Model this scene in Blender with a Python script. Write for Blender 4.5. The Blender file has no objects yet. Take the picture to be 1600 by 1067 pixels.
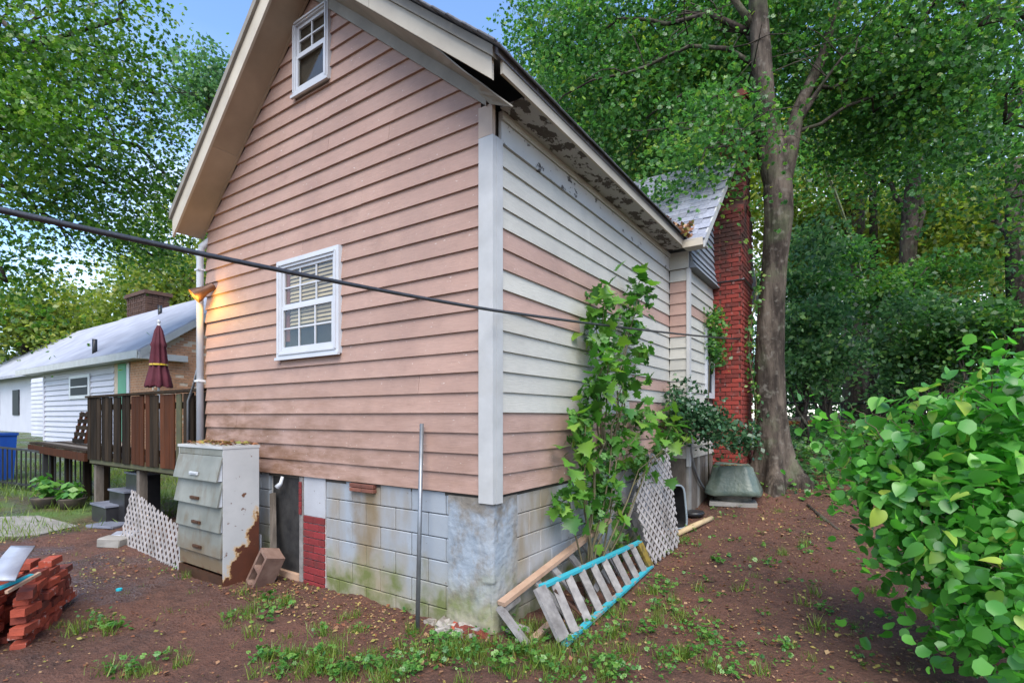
import bpy, math, random
import numpy as np
from mathutils import Vector, Matrix
random.seed(7); RNG = np.random.default_rng(11)
S = bpy.context.scene
COL = S.collection
R = math.radians

# ------------------------------------------------------------------ camera
CAM = np.array([2.426, -3.309, 1.75]); TH = R(34.04); FP = 805.0; CXP = 800.0; HYP = 650.0
cd = bpy.data.cameras.new('camera'); cam = bpy.data.objects.new('camera', cd); COL.objects.link(cam)
cam.location = CAM; cam.rotation_euler = (R(90), 0, TH)
cd.sensor_width = 36; cd.lens = FP / 1600 * 36; cd.shift_y = (HYP - 533.5) / 1600; cd.clip_end = 2000; cd.clip_start = 0.05
S.camera = cam

# ------------------------------------------------------------------ sky, sun, exposure
SUN_EL, SUN_AZ = R(52), R(142)      # azimuth clockwise from +Y
w = bpy.data.worlds.new('World'); S.world = w; w.use_nodes = True
nt = w.node_tree; nt.nodes.clear()
wo = nt.nodes.new('ShaderNodeOutputWorld'); bg = nt.nodes.new('ShaderNodeBackground')
sky = nt.nodes.new('ShaderNodeTexSky'); sky.sky_type = 'NISHITA'; sky.sun_disc = False
sky.sun_elevation = SUN_EL; sky.sun_rotation = SUN_AZ; sky.air_density = 1.0; sky.dust_density = 0.2; sky.ozone_density = 5.0
tc = nt.nodes.new('ShaderNodeTexCoord'); mp = nt.nodes.new('ShaderNodeMapping'); mp.inputs['Scale'].default_value = (1, 1, 2.2)
nz = nt.nodes.new('ShaderNodeTexNoise'); nz.inputs['Scale'].default_value = 1.6; nz.inputs['Detail'].default_value = 6
rp = nt.nodes.new('ShaderNodeValToRGB'); rp.color_ramp.elements[0].position = 0.40; rp.color_ramp.elements[1].position = 0.62
mx = nt.nodes.new('ShaderNodeMix'); mx.data_type = 'RGBA'; mx.inputs['B'].default_value = (5.6, 5.6, 6.2, 1)
ml = nt.nodes.new('ShaderNodeMath'); ml.operation = 'MULTIPLY'; ml.inputs[1].default_value = 0.75
L = nt.links.new
L(tc.outputs['Generated'], mp.inputs['Vector']); L(mp.outputs[0], nz.inputs['Vector']); L(nz.outputs['Fac'], rp.inputs[0])
sx = nt.nodes.new('ShaderNodeSeparateXYZ'); L(tc.outputs['Generated'], sx.inputs[0])
el = nt.nodes.new('ShaderNodeMapRange'); el.inputs['From Min'].default_value = .28; el.inputs['From Max'].default_value = .55; el.inputs['To Min'].default_value = 1; el.inputs['To Max'].default_value = .0
L(sx.outputs[2], el.inputs['Value']); m2 = nt.nodes.new('ShaderNodeMath'); m2.operation = 'MULTIPLY'; L(rp.outputs[0], m2.inputs[0]); L(el.outputs[0], m2.inputs[1])
L(m2.outputs[0], ml.inputs[0]); L(ml.outputs[0], mx.inputs['Factor']); L(sky.outputs[0], mx.inputs['A'])
L(mx.outputs['Result'], bg.inputs['Color']); bg.inputs['Strength'].default_value = 0.115
L(bg.outputs[0], wo.inputs['Surface'])
sd = bpy.data.lights.new('sun', 'SUN'); sd.energy = 1.9; sd.angle = R(50); sd.color = (1, 0.93, 0.83)
so = bpy.data.objects.new('sun', sd); COL.objects.link(so)
sv = Vector((math.sin(SUN_AZ) * math.cos(SUN_EL), math.cos(SUN_AZ) * math.cos(SUN_EL), math.sin(SUN_EL)))
so.rotation_euler = sv.to_track_quat('Z', 'Y').to_euler(); so.location = sv * 60
S.view_settings.view_transform = 'Standard'; S.view_settings.look = 'None'; S.view_settings.gamma = 1
S.view_settings.exposure = 1.75
S.render.engine = 'CYCLES'
S.cycles.max_bounces = 8; S.cycles.transparent_max_bounces = 8

# ------------------------------------------------------------------ pixel helpers (direction only; distance from what is touched)
FW = np.array([-math.sin(TH), math.cos(TH), 0]); RT = np.array([math.cos(TH), math.sin(TH), 0])
def ray(px, py): return FW + RT * (px - CXP) / FP + np.array([0, 0, 1.]) * (HYP - py) / FP
def on(px, py, ax, v):
    r = ray(px, py); return CAM + r * ((v - CAM[ax]) / r[ax])
def dep(px, py, D): return CAM + ray(px, py) * D
def sst(a, b, x):
    t = np.clip((x - a) / (b - a), 0, 1); return t * t * (3 - 2 * t)
def Z(x, y):
    x = np.asarray(x, float); y = np.asarray(y, float)
    u = np.maximum(0, y - .2) ** 2.5
    z = sst(-3, .2, x) * 1.9 * u / (u + 256) + .055 * np.clip(-x - 8, 0, 16)
    near = np.exp(-(((x - 0) ** 2 + (y - 0) ** 2) / 90))
    return z + near * (.012 * np.sin(x * 3.1 + y * 1.7) + .010 * np.sin(x * 1.3 - y * 4.1 + 1) + .006 * np.sin(7 * x + 5 * y) + .006 * np.sin(11 * x - 8.3 * y))
def gp(px, py):
    z = 0.
    for _ in range(30):
        p = on(px, py, 2, z); z = .5 * z + .5 * float(Z(p[0], p[1]))
    return np.array([p[0], p[1], float(Z(p[0], p[1]))])

# ------------------------------------------------------------------ materials
class NB:
    def __init__(s, name):
        s.m = bpy.data.materials.new(name); s.m.use_nodes = True; s.t = s.m.node_tree
        s.b = s.t.nodes['Principled BSDF']; s.out = s.t.nodes['Material Output']
        s.g = s.t.nodes.new('ShaderNodeNewGeometry')
    def n(s, typ): return s.t.nodes.new(typ)
    def l(s, a, b): s.t.links.new(a, b)
    def val(s, sock, v):
        if hasattr(v, 'is_linked') or isinstance(v, bpy.types.NodeSocket): s.l(v, sock)
        else:
            if sock.type == 'RGBA' and len(v) == 3: v = (*v, 1)
            sock.default_value = v
    def pos(s, sc=(1, 1, 1)):
        if sc == (1, 1, 1): return s.g.outputs['Position']
        m = s.n('ShaderNodeVectorMath'); m.operation = 'MULTIPLY'; s.l(s.g.outputs['Position'], m.inputs[0]); m.inputs[1].default_value = sc
        return m.outputs[0]
    def noise(s, scale, detail=4, sc=(1, 1, 1), rough=.55):
        k = s.n('ShaderNodeTexNoise'); s.l(s.pos(sc), k.inputs['Vector']); k.inputs['Scale'].default_value = scale
        k.inputs['Detail'].default_value = detail; k.inputs['Roughness'].default_value = rough; return k.outputs['Fac']
    def ramp(s, f, a, b, lo=0., hi=1.):
        k = s.n('ShaderNodeMapRange'); s.val(k.inputs['Value'], f); k.inputs['From Min'].default_value = a; k.inputs['From Max'].default_value = b
        k.inputs['To Min'].default_value = lo; k.inputs['To Max'].default_value = hi; return k.outputs[0]
    def mix(s, f, a, b):
        k = s.n('ShaderNodeMix'); k.data_type = 'RGBA'; s.val(k.inputs['Factor'], f); s.val(k.inputs['A'], a); s.val(k.inputs['B'], b); return k.outputs['Result']
    def math(s, op, a, b=0.):
        k = s.n('ShaderNodeMath'); k.operation = op; s.val(k.inputs[0], a); s.val(k.inputs[1], b); return k.outputs[0]
    def xyz(s, i):
        k = s.n('ShaderNodeSeparateXYZ'); s.l(s.g.outputs['Position'], k.inputs[0]); return k.outputs[i]
    def rnd(s): return s.n('ShaderNodeObjectInfo').outputs['Random']
    def attr(s, name):
        k = s.n('ShaderNodeAttribute'); k.attribute_name = name; return k.outputs['Fac']
    def hsv(s, c, v=None, h=None, sat=None):
        k = s.n('ShaderNodeHueSaturation'); s.val(k.inputs['Color'], c)
        if v is not None: s.val(k.inputs['Value'], v)
        if h is not None: s.val(k.inputs['Hue'], h)
        if sat is not None: s.val(k.inputs['Saturation'], sat)
        return k.outputs[0]
    def bump(s, h, st=.3, d=.01):
        k = s.n('ShaderNodeBump'); k.inputs['Strength'].default_value = st; k.inputs['Distance'].default_value = d; s.l(h, k.inputs['Height']); s.l(k.outputs[0], s.b.inputs['Normal'])
    def done(s, col, rough=.6, metal=0., spec=.4):
        s.val(s.b.inputs['Base Color'], col); s.val(s.b.inputs['Roughness'], rough); s.val(s.b.inputs['Metallic'], metal)
        s.val(s.b.inputs['Specular IOR Level'], spec); return s.m

def simple(name, c1, c2, scale=6, rough=.6, bump=.2, metal=0., sc=(1, 1, 1), spec=.4, dirt=None, var=.12, bd=.004):
    b = NB(name); n1 = b.noise(scale, 5, sc); c = b.mix(b.ramp(n1, .3, .7), c1, c2)
    if dirt: c = b.mix(b.ramp(b.noise(scale * .35, 6), .52, .75, 0, dirt[1]), c, dirt[0])
    c = b.hsv(c, v=b.ramp(b.rnd(), 0, 1, 1 - var, 1 + var))
    if bump: b.bump(b.noise(scale * 4, 5, sc), bump, bd)
    return b.done(c, rough, metal, spec)

def siding(name, c1, c2, stains=True):
    b = NB(name)
    c = b.mix(b.ramp(b.noise(1.6, 5), .3, .7), c1, c2)
    gr = b.noise(9, 6, (1, 1, 14) if True else None)
    c = b.mix(b.ramp(gr, .40, .72, 0, .5), c, tuple(v * .70 for v in c1)); c = b.mix(b.ramp(b.noise(.9, 7, (1, 1, .6), .7), .45, .75, 0, .45), c, tuple(v * f for v, f in zip(c2, (.62, .66, .72))))
    if stains:
        low = b.ramp(b.xyz(2), 2.3, 1.25, 0, 1)
        left = b.ramp(b.xyz(0), -.9, -4.0, .22, 1)
        st = b.ramp(b.noise(2.4, 7, (1, 1, 3.2), .62), .38, .66)
        f = b.math('MULTIPLY', b.math('MULTIPLY', st, low), b.math('MULTIPLY', left, 1.7))
        c = b.mix(b.math('MINIMUM', f, .85), c, (.15, .078, .042))
        sp = b.ramp(b.noise(2.6, 8, (1, 1, 1.8), .72), .54, .76, 0, .55); c = b.mix(sp, c, tuple(v * .62 for v in c2))
    ch = b.ramp(b.noise(26, 3, (1, 1, 2)), .69, .75, 0, .7); c = b.mix(ch, c, (.62, .56, .50))
    c = b.hsv(c, v=b.ramp(b.rnd(), 0, 1, .93, 1.06))
    b.bump(b.noise(34, 6, (.18, .18, 5)), .6, .005)
    return b.done(c, .62, spec=.3)

def peeling(name, paint, wood, amt=.5, scale=7):
    b = NB(name); n = b.noise(scale, 8, (1, .6, 1), .65); m = b.ramp(n, amt, amt + .03)
    wd = b.mix(b.noise(30, 4, (1, .1, 1)), wood, tuple(v * .5 for v in wood))
    c = b.mix(m, wd, b.mix(b.noise(3, 4), paint, tuple(v * .8 for v in paint)))
    b.bump(m, .5, .004); return b.done(c, .75)

def found_mat(name, paint=(.29, .32, .35), rough_st=False):
    b = NB(name)
    c = b.mix(b.ramp(b.noise(2.3, 5), .3, .7), paint, tuple(v * .80 for v in paint))
    c = b.mix(b.ramp(b.noise(1.9, 6, (1, 1, .35)), .47, .68, 0, .85), c, (.22, .17, .105))
    dx = b.math('ABSOLUTE', b.math('ADD', b.math('ADD', b.xyz(0), 1.50), b.ramp(b.noise(4, 5), 0, 1, -.25, .25)))
    c = b.mix(b.math('MULTIPLY', b.ramp(dx, .24, .10), b.ramp(b.noise(5, 5, (1, 1, .5)), .35, .6, .25, .85)), c, (.17, .125, .07))
    zz = b.math('ADD', b.xyz(2), b.ramp(b.noise(3.0, 5), 0, 1, -.42, .42))
    c = b.mix(b.ramp(zz, .55, .10, 0, .8), c, (.27, .235, .15))
    c = b.mix(b.math('MULTIPLY', b.ramp(zz, .42, .18), b.ramp(b.noise(5, 5), .38, .62, 0, .85)), c, (.10, .125, .03))
    if rough_st:
        m = b.math('MAXIMUM', b.ramp(b.noise(5.5, 9, (1, 1, .7), .68), .50, .66, 0, .8), b.ramp(b.math('ADD', b.xyz(2), b.ramp(b.noise(6, 6), 0, 1, -.3, .3)), .93, 1.05, 0, .85))
        c = b.mix(m, c, b.mix(b.noise(14, 4), (.24, .20, .15), (.09, .078, .062)))
        b.bump(b.noise(22, 8), .7, .012)
    else:
        c = b.mix(b.ramp(b.noise(22, 3), .68, .74, 0, .8), c, (.16, .14, .12)); b.bump(b.noise(60, 4), .4, .004)
    return b.done(c, .85, spec=.2)

def brick_mat(name, c1, c2, dark=.5, white=0., soot=False):
    b = NB(name); r = b.rnd()
    c = b.mix(r, c1, c2); c = b.mix(b.ramp(b.noise(7, 6), .5, .72, 0, dark), c, (.055, .035, .03))
    if white: c = b.mix(b.ramp(b.noise(9, 6), .60, .68, 0, white), c, (.5, .46, .42))
    if soot: c = b.mix(b.math('MULTIPLY', b.ramp(b.noise(2.6, 7), .32, .56), b.ramp(b.xyz(2), 3.7, 4.4, .12, .9)), c, (.035, .024, .020))
    b.bump(b.noise(70, 5), .6, .006); return b.done(c, .8, spec=.25)

def leaf_mat(name, cols, rough=.36, trans=.5, spec=.6):
    b = NB(name); r = b.attr('rnd')
    k = b.n('ShaderNodeValToRGB'); b.l(r, k.inputs[0]); e = k.color_ramp.elements
    while len(e) < len(cols): e.new(.5)
    for i, c in enumerate(cols): e[i].position = i / (len(cols) - 1); e[i].color = (*c, 1)
    b.done(k.outputs[0], rough, spec=spec)
    t = b.n('ShaderNodeBsdfTranslucent'); b.l(b.hsv(k.outputs[0], v=1.5, sat=1.1), t.inputs['Color'])
    ms = b.n('ShaderNodeMixShader'); ms.inputs[0].default_value = trans
    b.l(b.b.outputs[0], ms.inputs[1]); b.l(t.outputs[0], ms.inputs[2]); b.l(ms.outputs[0], b.out.inputs['Surface'])
    return b.m
def leaf_obj_mat(name, cols, rough=.35, trans=.4, spec=.6):
    m = leaf_mat(name, cols, rough, trans, spec); t = m.node_tree
    a = [n for n in t.nodes if n.type == 'ATTRIBUTE'][0]; oi = t.nodes.new('ShaderNodeObjectInfo')
    for lk in list(a.outputs['Fac'].links): t.links.new(oi.outputs['Random'], lk.to_socket)
    return m
def bark(name, c1, c2, moss=.3, sc=5):
    b = NB(name); n = b.noise(sc, 7, (1, 1, .22), .65); c = b.mix(b.ramp(n, .38, .62), c1, c2)
    c = b.mix(b.ramp(b.noise(3.2, 7, (1, 1, .6), .7), .50, .62, 0, .8), c, tuple(v * .75 for v in c2)); c = b.mix(b.ramp(b.noise(9, 6), .56, .68, 0, .5), c, (.17, .155, .13))
    c = b.mix(b.ramp(b.noise(2.2, 6), .52, .66, 0, moss), c, (.11, .13, .07))
    b.bump(b.noise(sc * 2.2, 7, (1, 1, .2)), 1., .05); return b.done(c, .9, spec=.15)

M = {}
M['pink'] = siding('pink_paint', (.385, .252, .200), (.33, .208, .163))
M['pink2'] = siding('pink_paint_side', (.415, .275, .223), (.36, .233, .187), True)
M['cream'] = siding('cream_paint', (.48, .465, .41), (.41, .395, .35), False)
M['trim'] = simple('white_trim', (.43, .43, .42), (.35, .35, .34), 5, .5, .15, dirt=((.3, .27, .22), .4), var=.04)
M['vinyl'] = simple('white_window_frame', (.48, .495, .52), (.42, .435, .46), 4, .4, .05, var=.03, dirt=((.4, .38, .33), .3))
M['beige'] = simple('beige_trim', (.34, .265, .18), (.26, .20, .135), 3, .65, .2, dirt=((.17, .14, .09), .6), var=.05)
M['greytrim'] = simple('grey_weathered_trim', (.25, .225, .185), (.18, .16, .13), 4, .7, .25, dirt=((.12, .11, .09), .6), var=.05)
M['cornerpink'] = simple('beige_pink_trim', (.37, .29, .225), (.32, .24, .19), 5, .6, .2)
M['peel'] = peeling('peeling_soffit', (.40, .39, .37), (.09, .072, .058), .455, 9)
M['peel2'] = peeling('flaking_frieze', (.46, .46, .44), (.09, .08, .075), .36, 11)
M['cornice'] = simple('cornice_cream', (.46, .41, .32), (.39, .34, .265), 3, .55, .15, dirt=((.2, .17, .13), .35))
M['shingle'] = simple('asphalt_shingle', (.085, .088, .098), (.15, .15, .165), 30, .9, .6, var=.25)
M['shingle2'] = simple('pale_shingle', (.26, .27, .31), (.17, .18, .21), 25, .9, .6, var=.25)
M['shake'] = simple('grey_shake', (.25, .28, .31), (.18, .20, .23), 14, .8, .4, var=.15)
M['found'] = found_mat('painted_block'); M['found2'] = found_mat('painted_block_side', (.40, .41, .43))
M['stucco'] = found_mat('crumbling_stucco', (.27, .31, .35), True)
M['mortar'] = simple('mortar', (.44, .43, .41), (.30, .29, .27), 12, .95, .5)
M['redbrick'] = brick_mat('red_painted_brick', (.21, .028, .030), (.14, .022, .022), .45)
M['chimbrick'] = brick_mat('chimney_brick', (.30, .045, .032), (.15, .028, .022), .6, .25, True)
M['pilebrick'] = brick_mat('pile_brick', (.38, .07, .035), (.11, .030, .022), .5, .6)
M['ventbrick'] = brick_mat('vent_brick', (.19, .075, .05), (.13, .05, .035), .3)
M['glass'] = NB('window_glass').done((.022, .026, .032), .5, 0, .06)
M['interior'] = simple('dark_interior', (.06, .05, .04), (.03, .025, .02), 3, .9, 0)
M['blind'] = simple('blind_slats', (.55, .45, .30), (.42, .34, .22), 4, .6, 0)
M['drape'] = simple('brown_drape', (.24, .08, .045), (.16, .05, .03), 4, .8, 0)
M['darkdoor'] = simple('weathered_black_door', (.010, .010, .011), (.04, .038, .036), 7, .7, .5)
M['oldwood'] = simple('weathered_wood', (.16, .135, .11), (.08, .065, .05), 14, .85, .5, sc=(1, 1, .3), dirt=((.07, .06, .05), .5))
M['greywood'] = simple('grey_ladder_wood', (.26, .245, .23), (.13, .12, .115), 12, .85, .5, dirt=((.09, .08, .07), .6))
M['newwood'] = simple('bare_pine', (.42, .285, .20), (.34, .215, .145), 8, .7, .3, dirt=((.28, .17, .10), .35))
M['teal'] = peeling('teal_paint', (.03, .33, .40), (.30, .28, .25), .40, 9)
M['yellow'] = simple('yellow_black_paint', (.30, .21, .03), (.06, .045, .02), 14, .6, .2)
M['deckdark'] = simple('dark_deck_board', (.012, .008, .005), (.030, .020, .012), 10, .9, .4, sc=(1, 1, .2), var=.45, spec=.12)
M['deckred'] = simple('stained_deck_board', (.085, .028, .012), (.05, .02, .01), 9, .85, .3, sc=(1, 1, .2), var=.3, spec=.12)
M['deckmoss'] = simple('mossy_deck_board', (.085, .085, .035), (.06, .055, .03), 9, .8, .3, var=.2)
M['galv'] = simple('galvanised_steel', (.26, .28, .30), (.18, .19, .20), 9, .45, .1, metal=.7)
M['white_metal'] = simple('white_enamel', (.55, .575, .60), (.47, .49, .51), 4, .35, .05, dirt=((.35, .3, .25), .25))
M['black'] = simple('black_plastic', (.014, .014, .016), (.03, .03, .032), 6, .35, .05)
M['blackmetal'] = simple('black_metal', (.012, .012, .013), (.025, .024, .023), 6, .5, .05)
M['greyplastic'] = simple('grey_rim_plastic', (.20, .24, .27), (.15, .18, .2), 6, .4, .05)
M['cable'] = simple('black_cable', (.016, .016, .019), (.035, .035, .04), 30, .35, .3, spec=.6)
M['lattice'] = simple('white_lattice', (.33, .305, .29), (.22, .20, .19), 8, .7, .2, dirt=((.10, .085, .07), .7))
M['cmu'] = simple('old_cinder_block', (.23, .15, .115), (.13, .075, .055), 9, .9, .8, dirt=((.09, .035, .022), .7))
M['conc'] = simple('concrete', (.27, .255, .23), (.18, .17, .15), 5, .85, .4, dirt=((.13, .11, .08), .5))
M['stone'] = simple('rubble_stone', (.34, .31, .27), (.20, .17, .14), 8, .95, .9, var=.25, bd=.02)
M['maroon'] = simple('maroon_canvas', (.085, .012, .022), (.055, .008, .015), 8, .8, .3)
M['brown_shade'] = simple('rusty_lamp_shade', (.10, .045, .022), (.05, .025, .015), 12, .5, .2, metal=.3)
M['tarp'] = simple('green_tarp', (.065, .10, .085), (.14, .165, .125), 5, .35, .35, dirt=((.04, .045, .03), .7), bd=.03)
M['dirt_litter'] = simple('leaf_debris', (.11, .05, .025), (.06, .035, .02), 25, .9, .8)
M['acunit'] = simple('condenser_metal', (.20, .19, .16), (.13, .12, .10), 8, .6, .3)
M['logwood'] = simple('pale_log', (.46, .35, .20), (.36, .26, .14), 9, .8, .3)
M['nwall'] = simple('neighbour_white_siding', (.50, .50, .55), (.44, .44, .49), 1.2, .6, 0, var=.03)
M['nroof'] = simple('neighbour_roof', (.36, .37, .42), (.25, .26, .30), 1.5, .8, .2, dirt=((.2, .2, .22), .5))
M['green_trim'] = simple('green_trim', (.10, .30, .18), (.08, .25, .15), 2, .6, 0)
M['nbrick'] = brick_mat('neighbour_brick', (.62, .37, .22), (.44, .22, .12), .4)
M['nmortar'] = simple('neighbour_mortar', (.60, .48, .36), (.48, .38, .28), 8, .9, .2)
M['bluebin'] = simple('blue_bin', (.01, .07, .32), (.01, .05, .25), 5, .4, 0)
M['clay'] = simple('dark_pot', (.05, .04, .035), (.09, .07, .05), 8, .8, .2)
M['hose'] = simple('yellow_hose', (.50, .36, .03), (.42, .30, .03), 8, .4, 0)
M['bluetarp'] = simple('grey_blue_tread', (.17, .18, .22), (.10, .11, .14), 5, .5, .1)
M['slate'] = simple('grey_slate_sheet', (.30, .32, .36), (.20, .21, .25), 6, .4, .2)
M['cyan'] = simple('cyan_plastic', (.02, .42, .50), (.02, .34, .42), 8, .4, 0)
M['bark'] = bark('grey_bark', (.115, .092, .072), (.026, .020, .016), .35)
M['bark2'] = bark('dark_bark', (.075, .06, .048), (.025, .02, .017), .3)
M['twig'] = simple('green_stem', (.10, .085, .04), (.07, .06, .03), 10, .8, 0)
M['vinerope'] = simple('vine_rope', (.42, .44, .30), (.25, .28, .17), 16, .9, .5)
b = NB('lamp_bulb'); b.b.inputs['Emission Color'].default_value = (1, .62, .16, 1); b.b.inputs['Emission Strength'].default_value = 30; M['bulb'] = b.done((1, .8, .5))
# rusty cabinet
b = NB('rusty_cabinet')
h = b.math('ADD', b.ramp(b.xyz(2), 0, 1.4, 0, 1), b.math('MULTIPLY', b.ramp(b.xyz(1), -.62, -.2, .30, -.16), 1))
n = b.math('ADD', h, b.ramp(b.noise(6, 8, (1, 1, 1), .62), 0, 1, -.30, .30))
rust = b.mix(b.noise(13, 6), (.10, .030, .014), (.045, .018, .012))
c = b.mix(b.ramp(b.noise(3, 5), .3, .7), (.42, .425, .42), (.34, .35, .35))
c = b.mix(b.ramp(n, .40, .34), c, (.50, .30, .10)); c = b.mix(b.ramp(n, .365, .33), c, rust)
c = b.mix(b.ramp(b.noise(12, 7), .66, .70), c, (.12, .055, .03))
b.bump(b.noise(8, 5), .25, .01); M['cab'] = b.done(c, .5)
b = NB('cabinet_drawer')
c = b.mix(b.ramp(b.noise(4, 6), .3, .7), (.20, .205, .18), (.13, .135, .115))
n = b.math('ADD', b.ramp(b.xyz(2), .05, .75, 0, 1), b.ramp(b.noise(7, 7), 0, 1, -.35, .35))
c = b.mix(b.ramp(b.noise(9, 7, (1, 1, .4)), .52, .7, 0, .7), c, (.12, .095, .06)); c = b.mix(b.ramp(n, .6, .25, 0, .9), c, (.14, .10, .055)); c = b.mix(b.ramp(n, .12, 0), c, (.10, .04, .02))
M['drawer'] = b.done(c, .5)
# ground
b = NB('red_clay_ground')
n1 = b.noise(1.1, 7); n2 = b.noise(9, 8, (1, 1, 1), .7); n3 = b.noise(45, 5)
c = b.mix(b.ramp(n1, .35, .65), (.125, .050, .030), (.042, .021, .015))
c = b.mix(b.ramp(n2, .35, .7), c, (.135, .063, .040)); c = b.mix(b.ramp(n3, .55, .75, 0, .8), c, (.026, .016, .012))
c = b.mix(b.ramp(b.noise(60, 3), .66, .72, 0, .8), c, (.21, .12, .08))
grass = b.math('MULTIPLY', b.ramp(b.xyz(0), -7.2, -9.0), b.ramp(b.noise(1.5, 6), .35, .55, .35, 1))
c = b.mix(grass, c, b.mix(n2, (.05, .10, .02), (.10, .17, .035)))
far = b.math('MULTIPLY', b.ramp(b.xyz(1), 8, 12), b.ramp(b.noise(.8, 6), .4, .6, .2, .8)); c = b.mix(far, c, (.075, .07, .035))
wet = b.math('MULTIPLY', b.ramp(b.noise(.9, 5), .47, .56), b.ramp(b.xyz(0), -1.6, -3.2))
c = b.mix(b.math('MULTIPLY', wet, .45), c, (.05, .030, .024))
b.bump(b.math('ADD', n2, b.math('MULTIPLY', n3, .6)), 1.0, .05)
M['ground'] = b.done(c, b.ramp(wet, 0, 1, .85, .22), spec=.4)

G = {}
M['leafA'] = leaf_mat('bright_maple_leaf', [(0.033, 0.092, 0.018), (0.068, 0.172, 0.026), (0.106, 0.234, 0.033), (0.163, 0.296, 0.045), (0.248, 0.333, 0.072)])  # bright green leaf tones, spread at random over the leaves
M['leafB'] = leaf_mat('mid_maple_leaf', [(0.03, 0.093, 0.024), (0.052, 0.154, 0.038), (0.082, 0.216, 0.048), (0.133, 0.294, 0.052), (0.281, 0.387, 0.068)])
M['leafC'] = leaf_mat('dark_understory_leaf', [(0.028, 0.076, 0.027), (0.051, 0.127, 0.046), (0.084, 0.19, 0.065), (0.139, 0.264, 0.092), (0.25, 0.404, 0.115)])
M['leafD'] = leaf_mat('distant_bright_leaf', [(0.066, 0.121, 0.022), (0.121, 0.187, 0.028), (0.187, 0.253, 0.039), (0.264, 0.308, 0.055), (0.352, 0.352, 0.077)])
M['litter'] = leaf_mat('fallen_leaf', [(.09, .035, .018), (.17, .065, .03), (.24, .11, .055), (.32, .20, .11), (.30, .25, .06), (.10, .13, .03)], .6, .1, .3)
M['litterO'] = leaf_mat('orange_fallen_leaf', [(.30, .07, .02), (.45, .13, .03), (.40, .20, .06), (.20, .08, .03)], .6, .1, .3)
M['grass'] = leaf_mat('grass_blade', [(.06, .11, .014), (.10, .17, .02), (.15, .23, .03), (.22, .27, .05)], .5, .35)
M['weed'] = leaf_mat('weed_leaf', [(.04, .13, .02), (.06, .19, .03), (.10, .25, .04), (.17, .30, .06)], .4, .35)
M['bushleaf'] = leaf_obj_mat('bush_leaf', [(0.051, 0.186, 0.028), (0.077, 0.257, 0.043), (0.12, 0.329, 0.062), (0.189, 0.4, 0.077), (0.378, 0.472, 0.077)])
M['bushmass'] = leaf_mat('bush_inner_leaf', [(0.039, 0.156, 0.024), (0.078, 0.273, 0.039), (0.117, 0.37, 0.058), (0.195, 0.488, 0.078)])
M['mapleobj'] = leaf_obj_mat('sapling_leaf', [(.03, .10, .015), (.05, .16, .02), (.08, .22, .03), (.13, .28, .04), (.20, .34, .05)])
M['camellia'] = leaf_mat('glossy_dark_leaf', [(0.017, 0.055, 0.022), (0.028, 0.083, 0.033), (0.044, 0.11, 0.044), (0.077, 0.154, 0.055)], .35, .2, .45)

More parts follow.
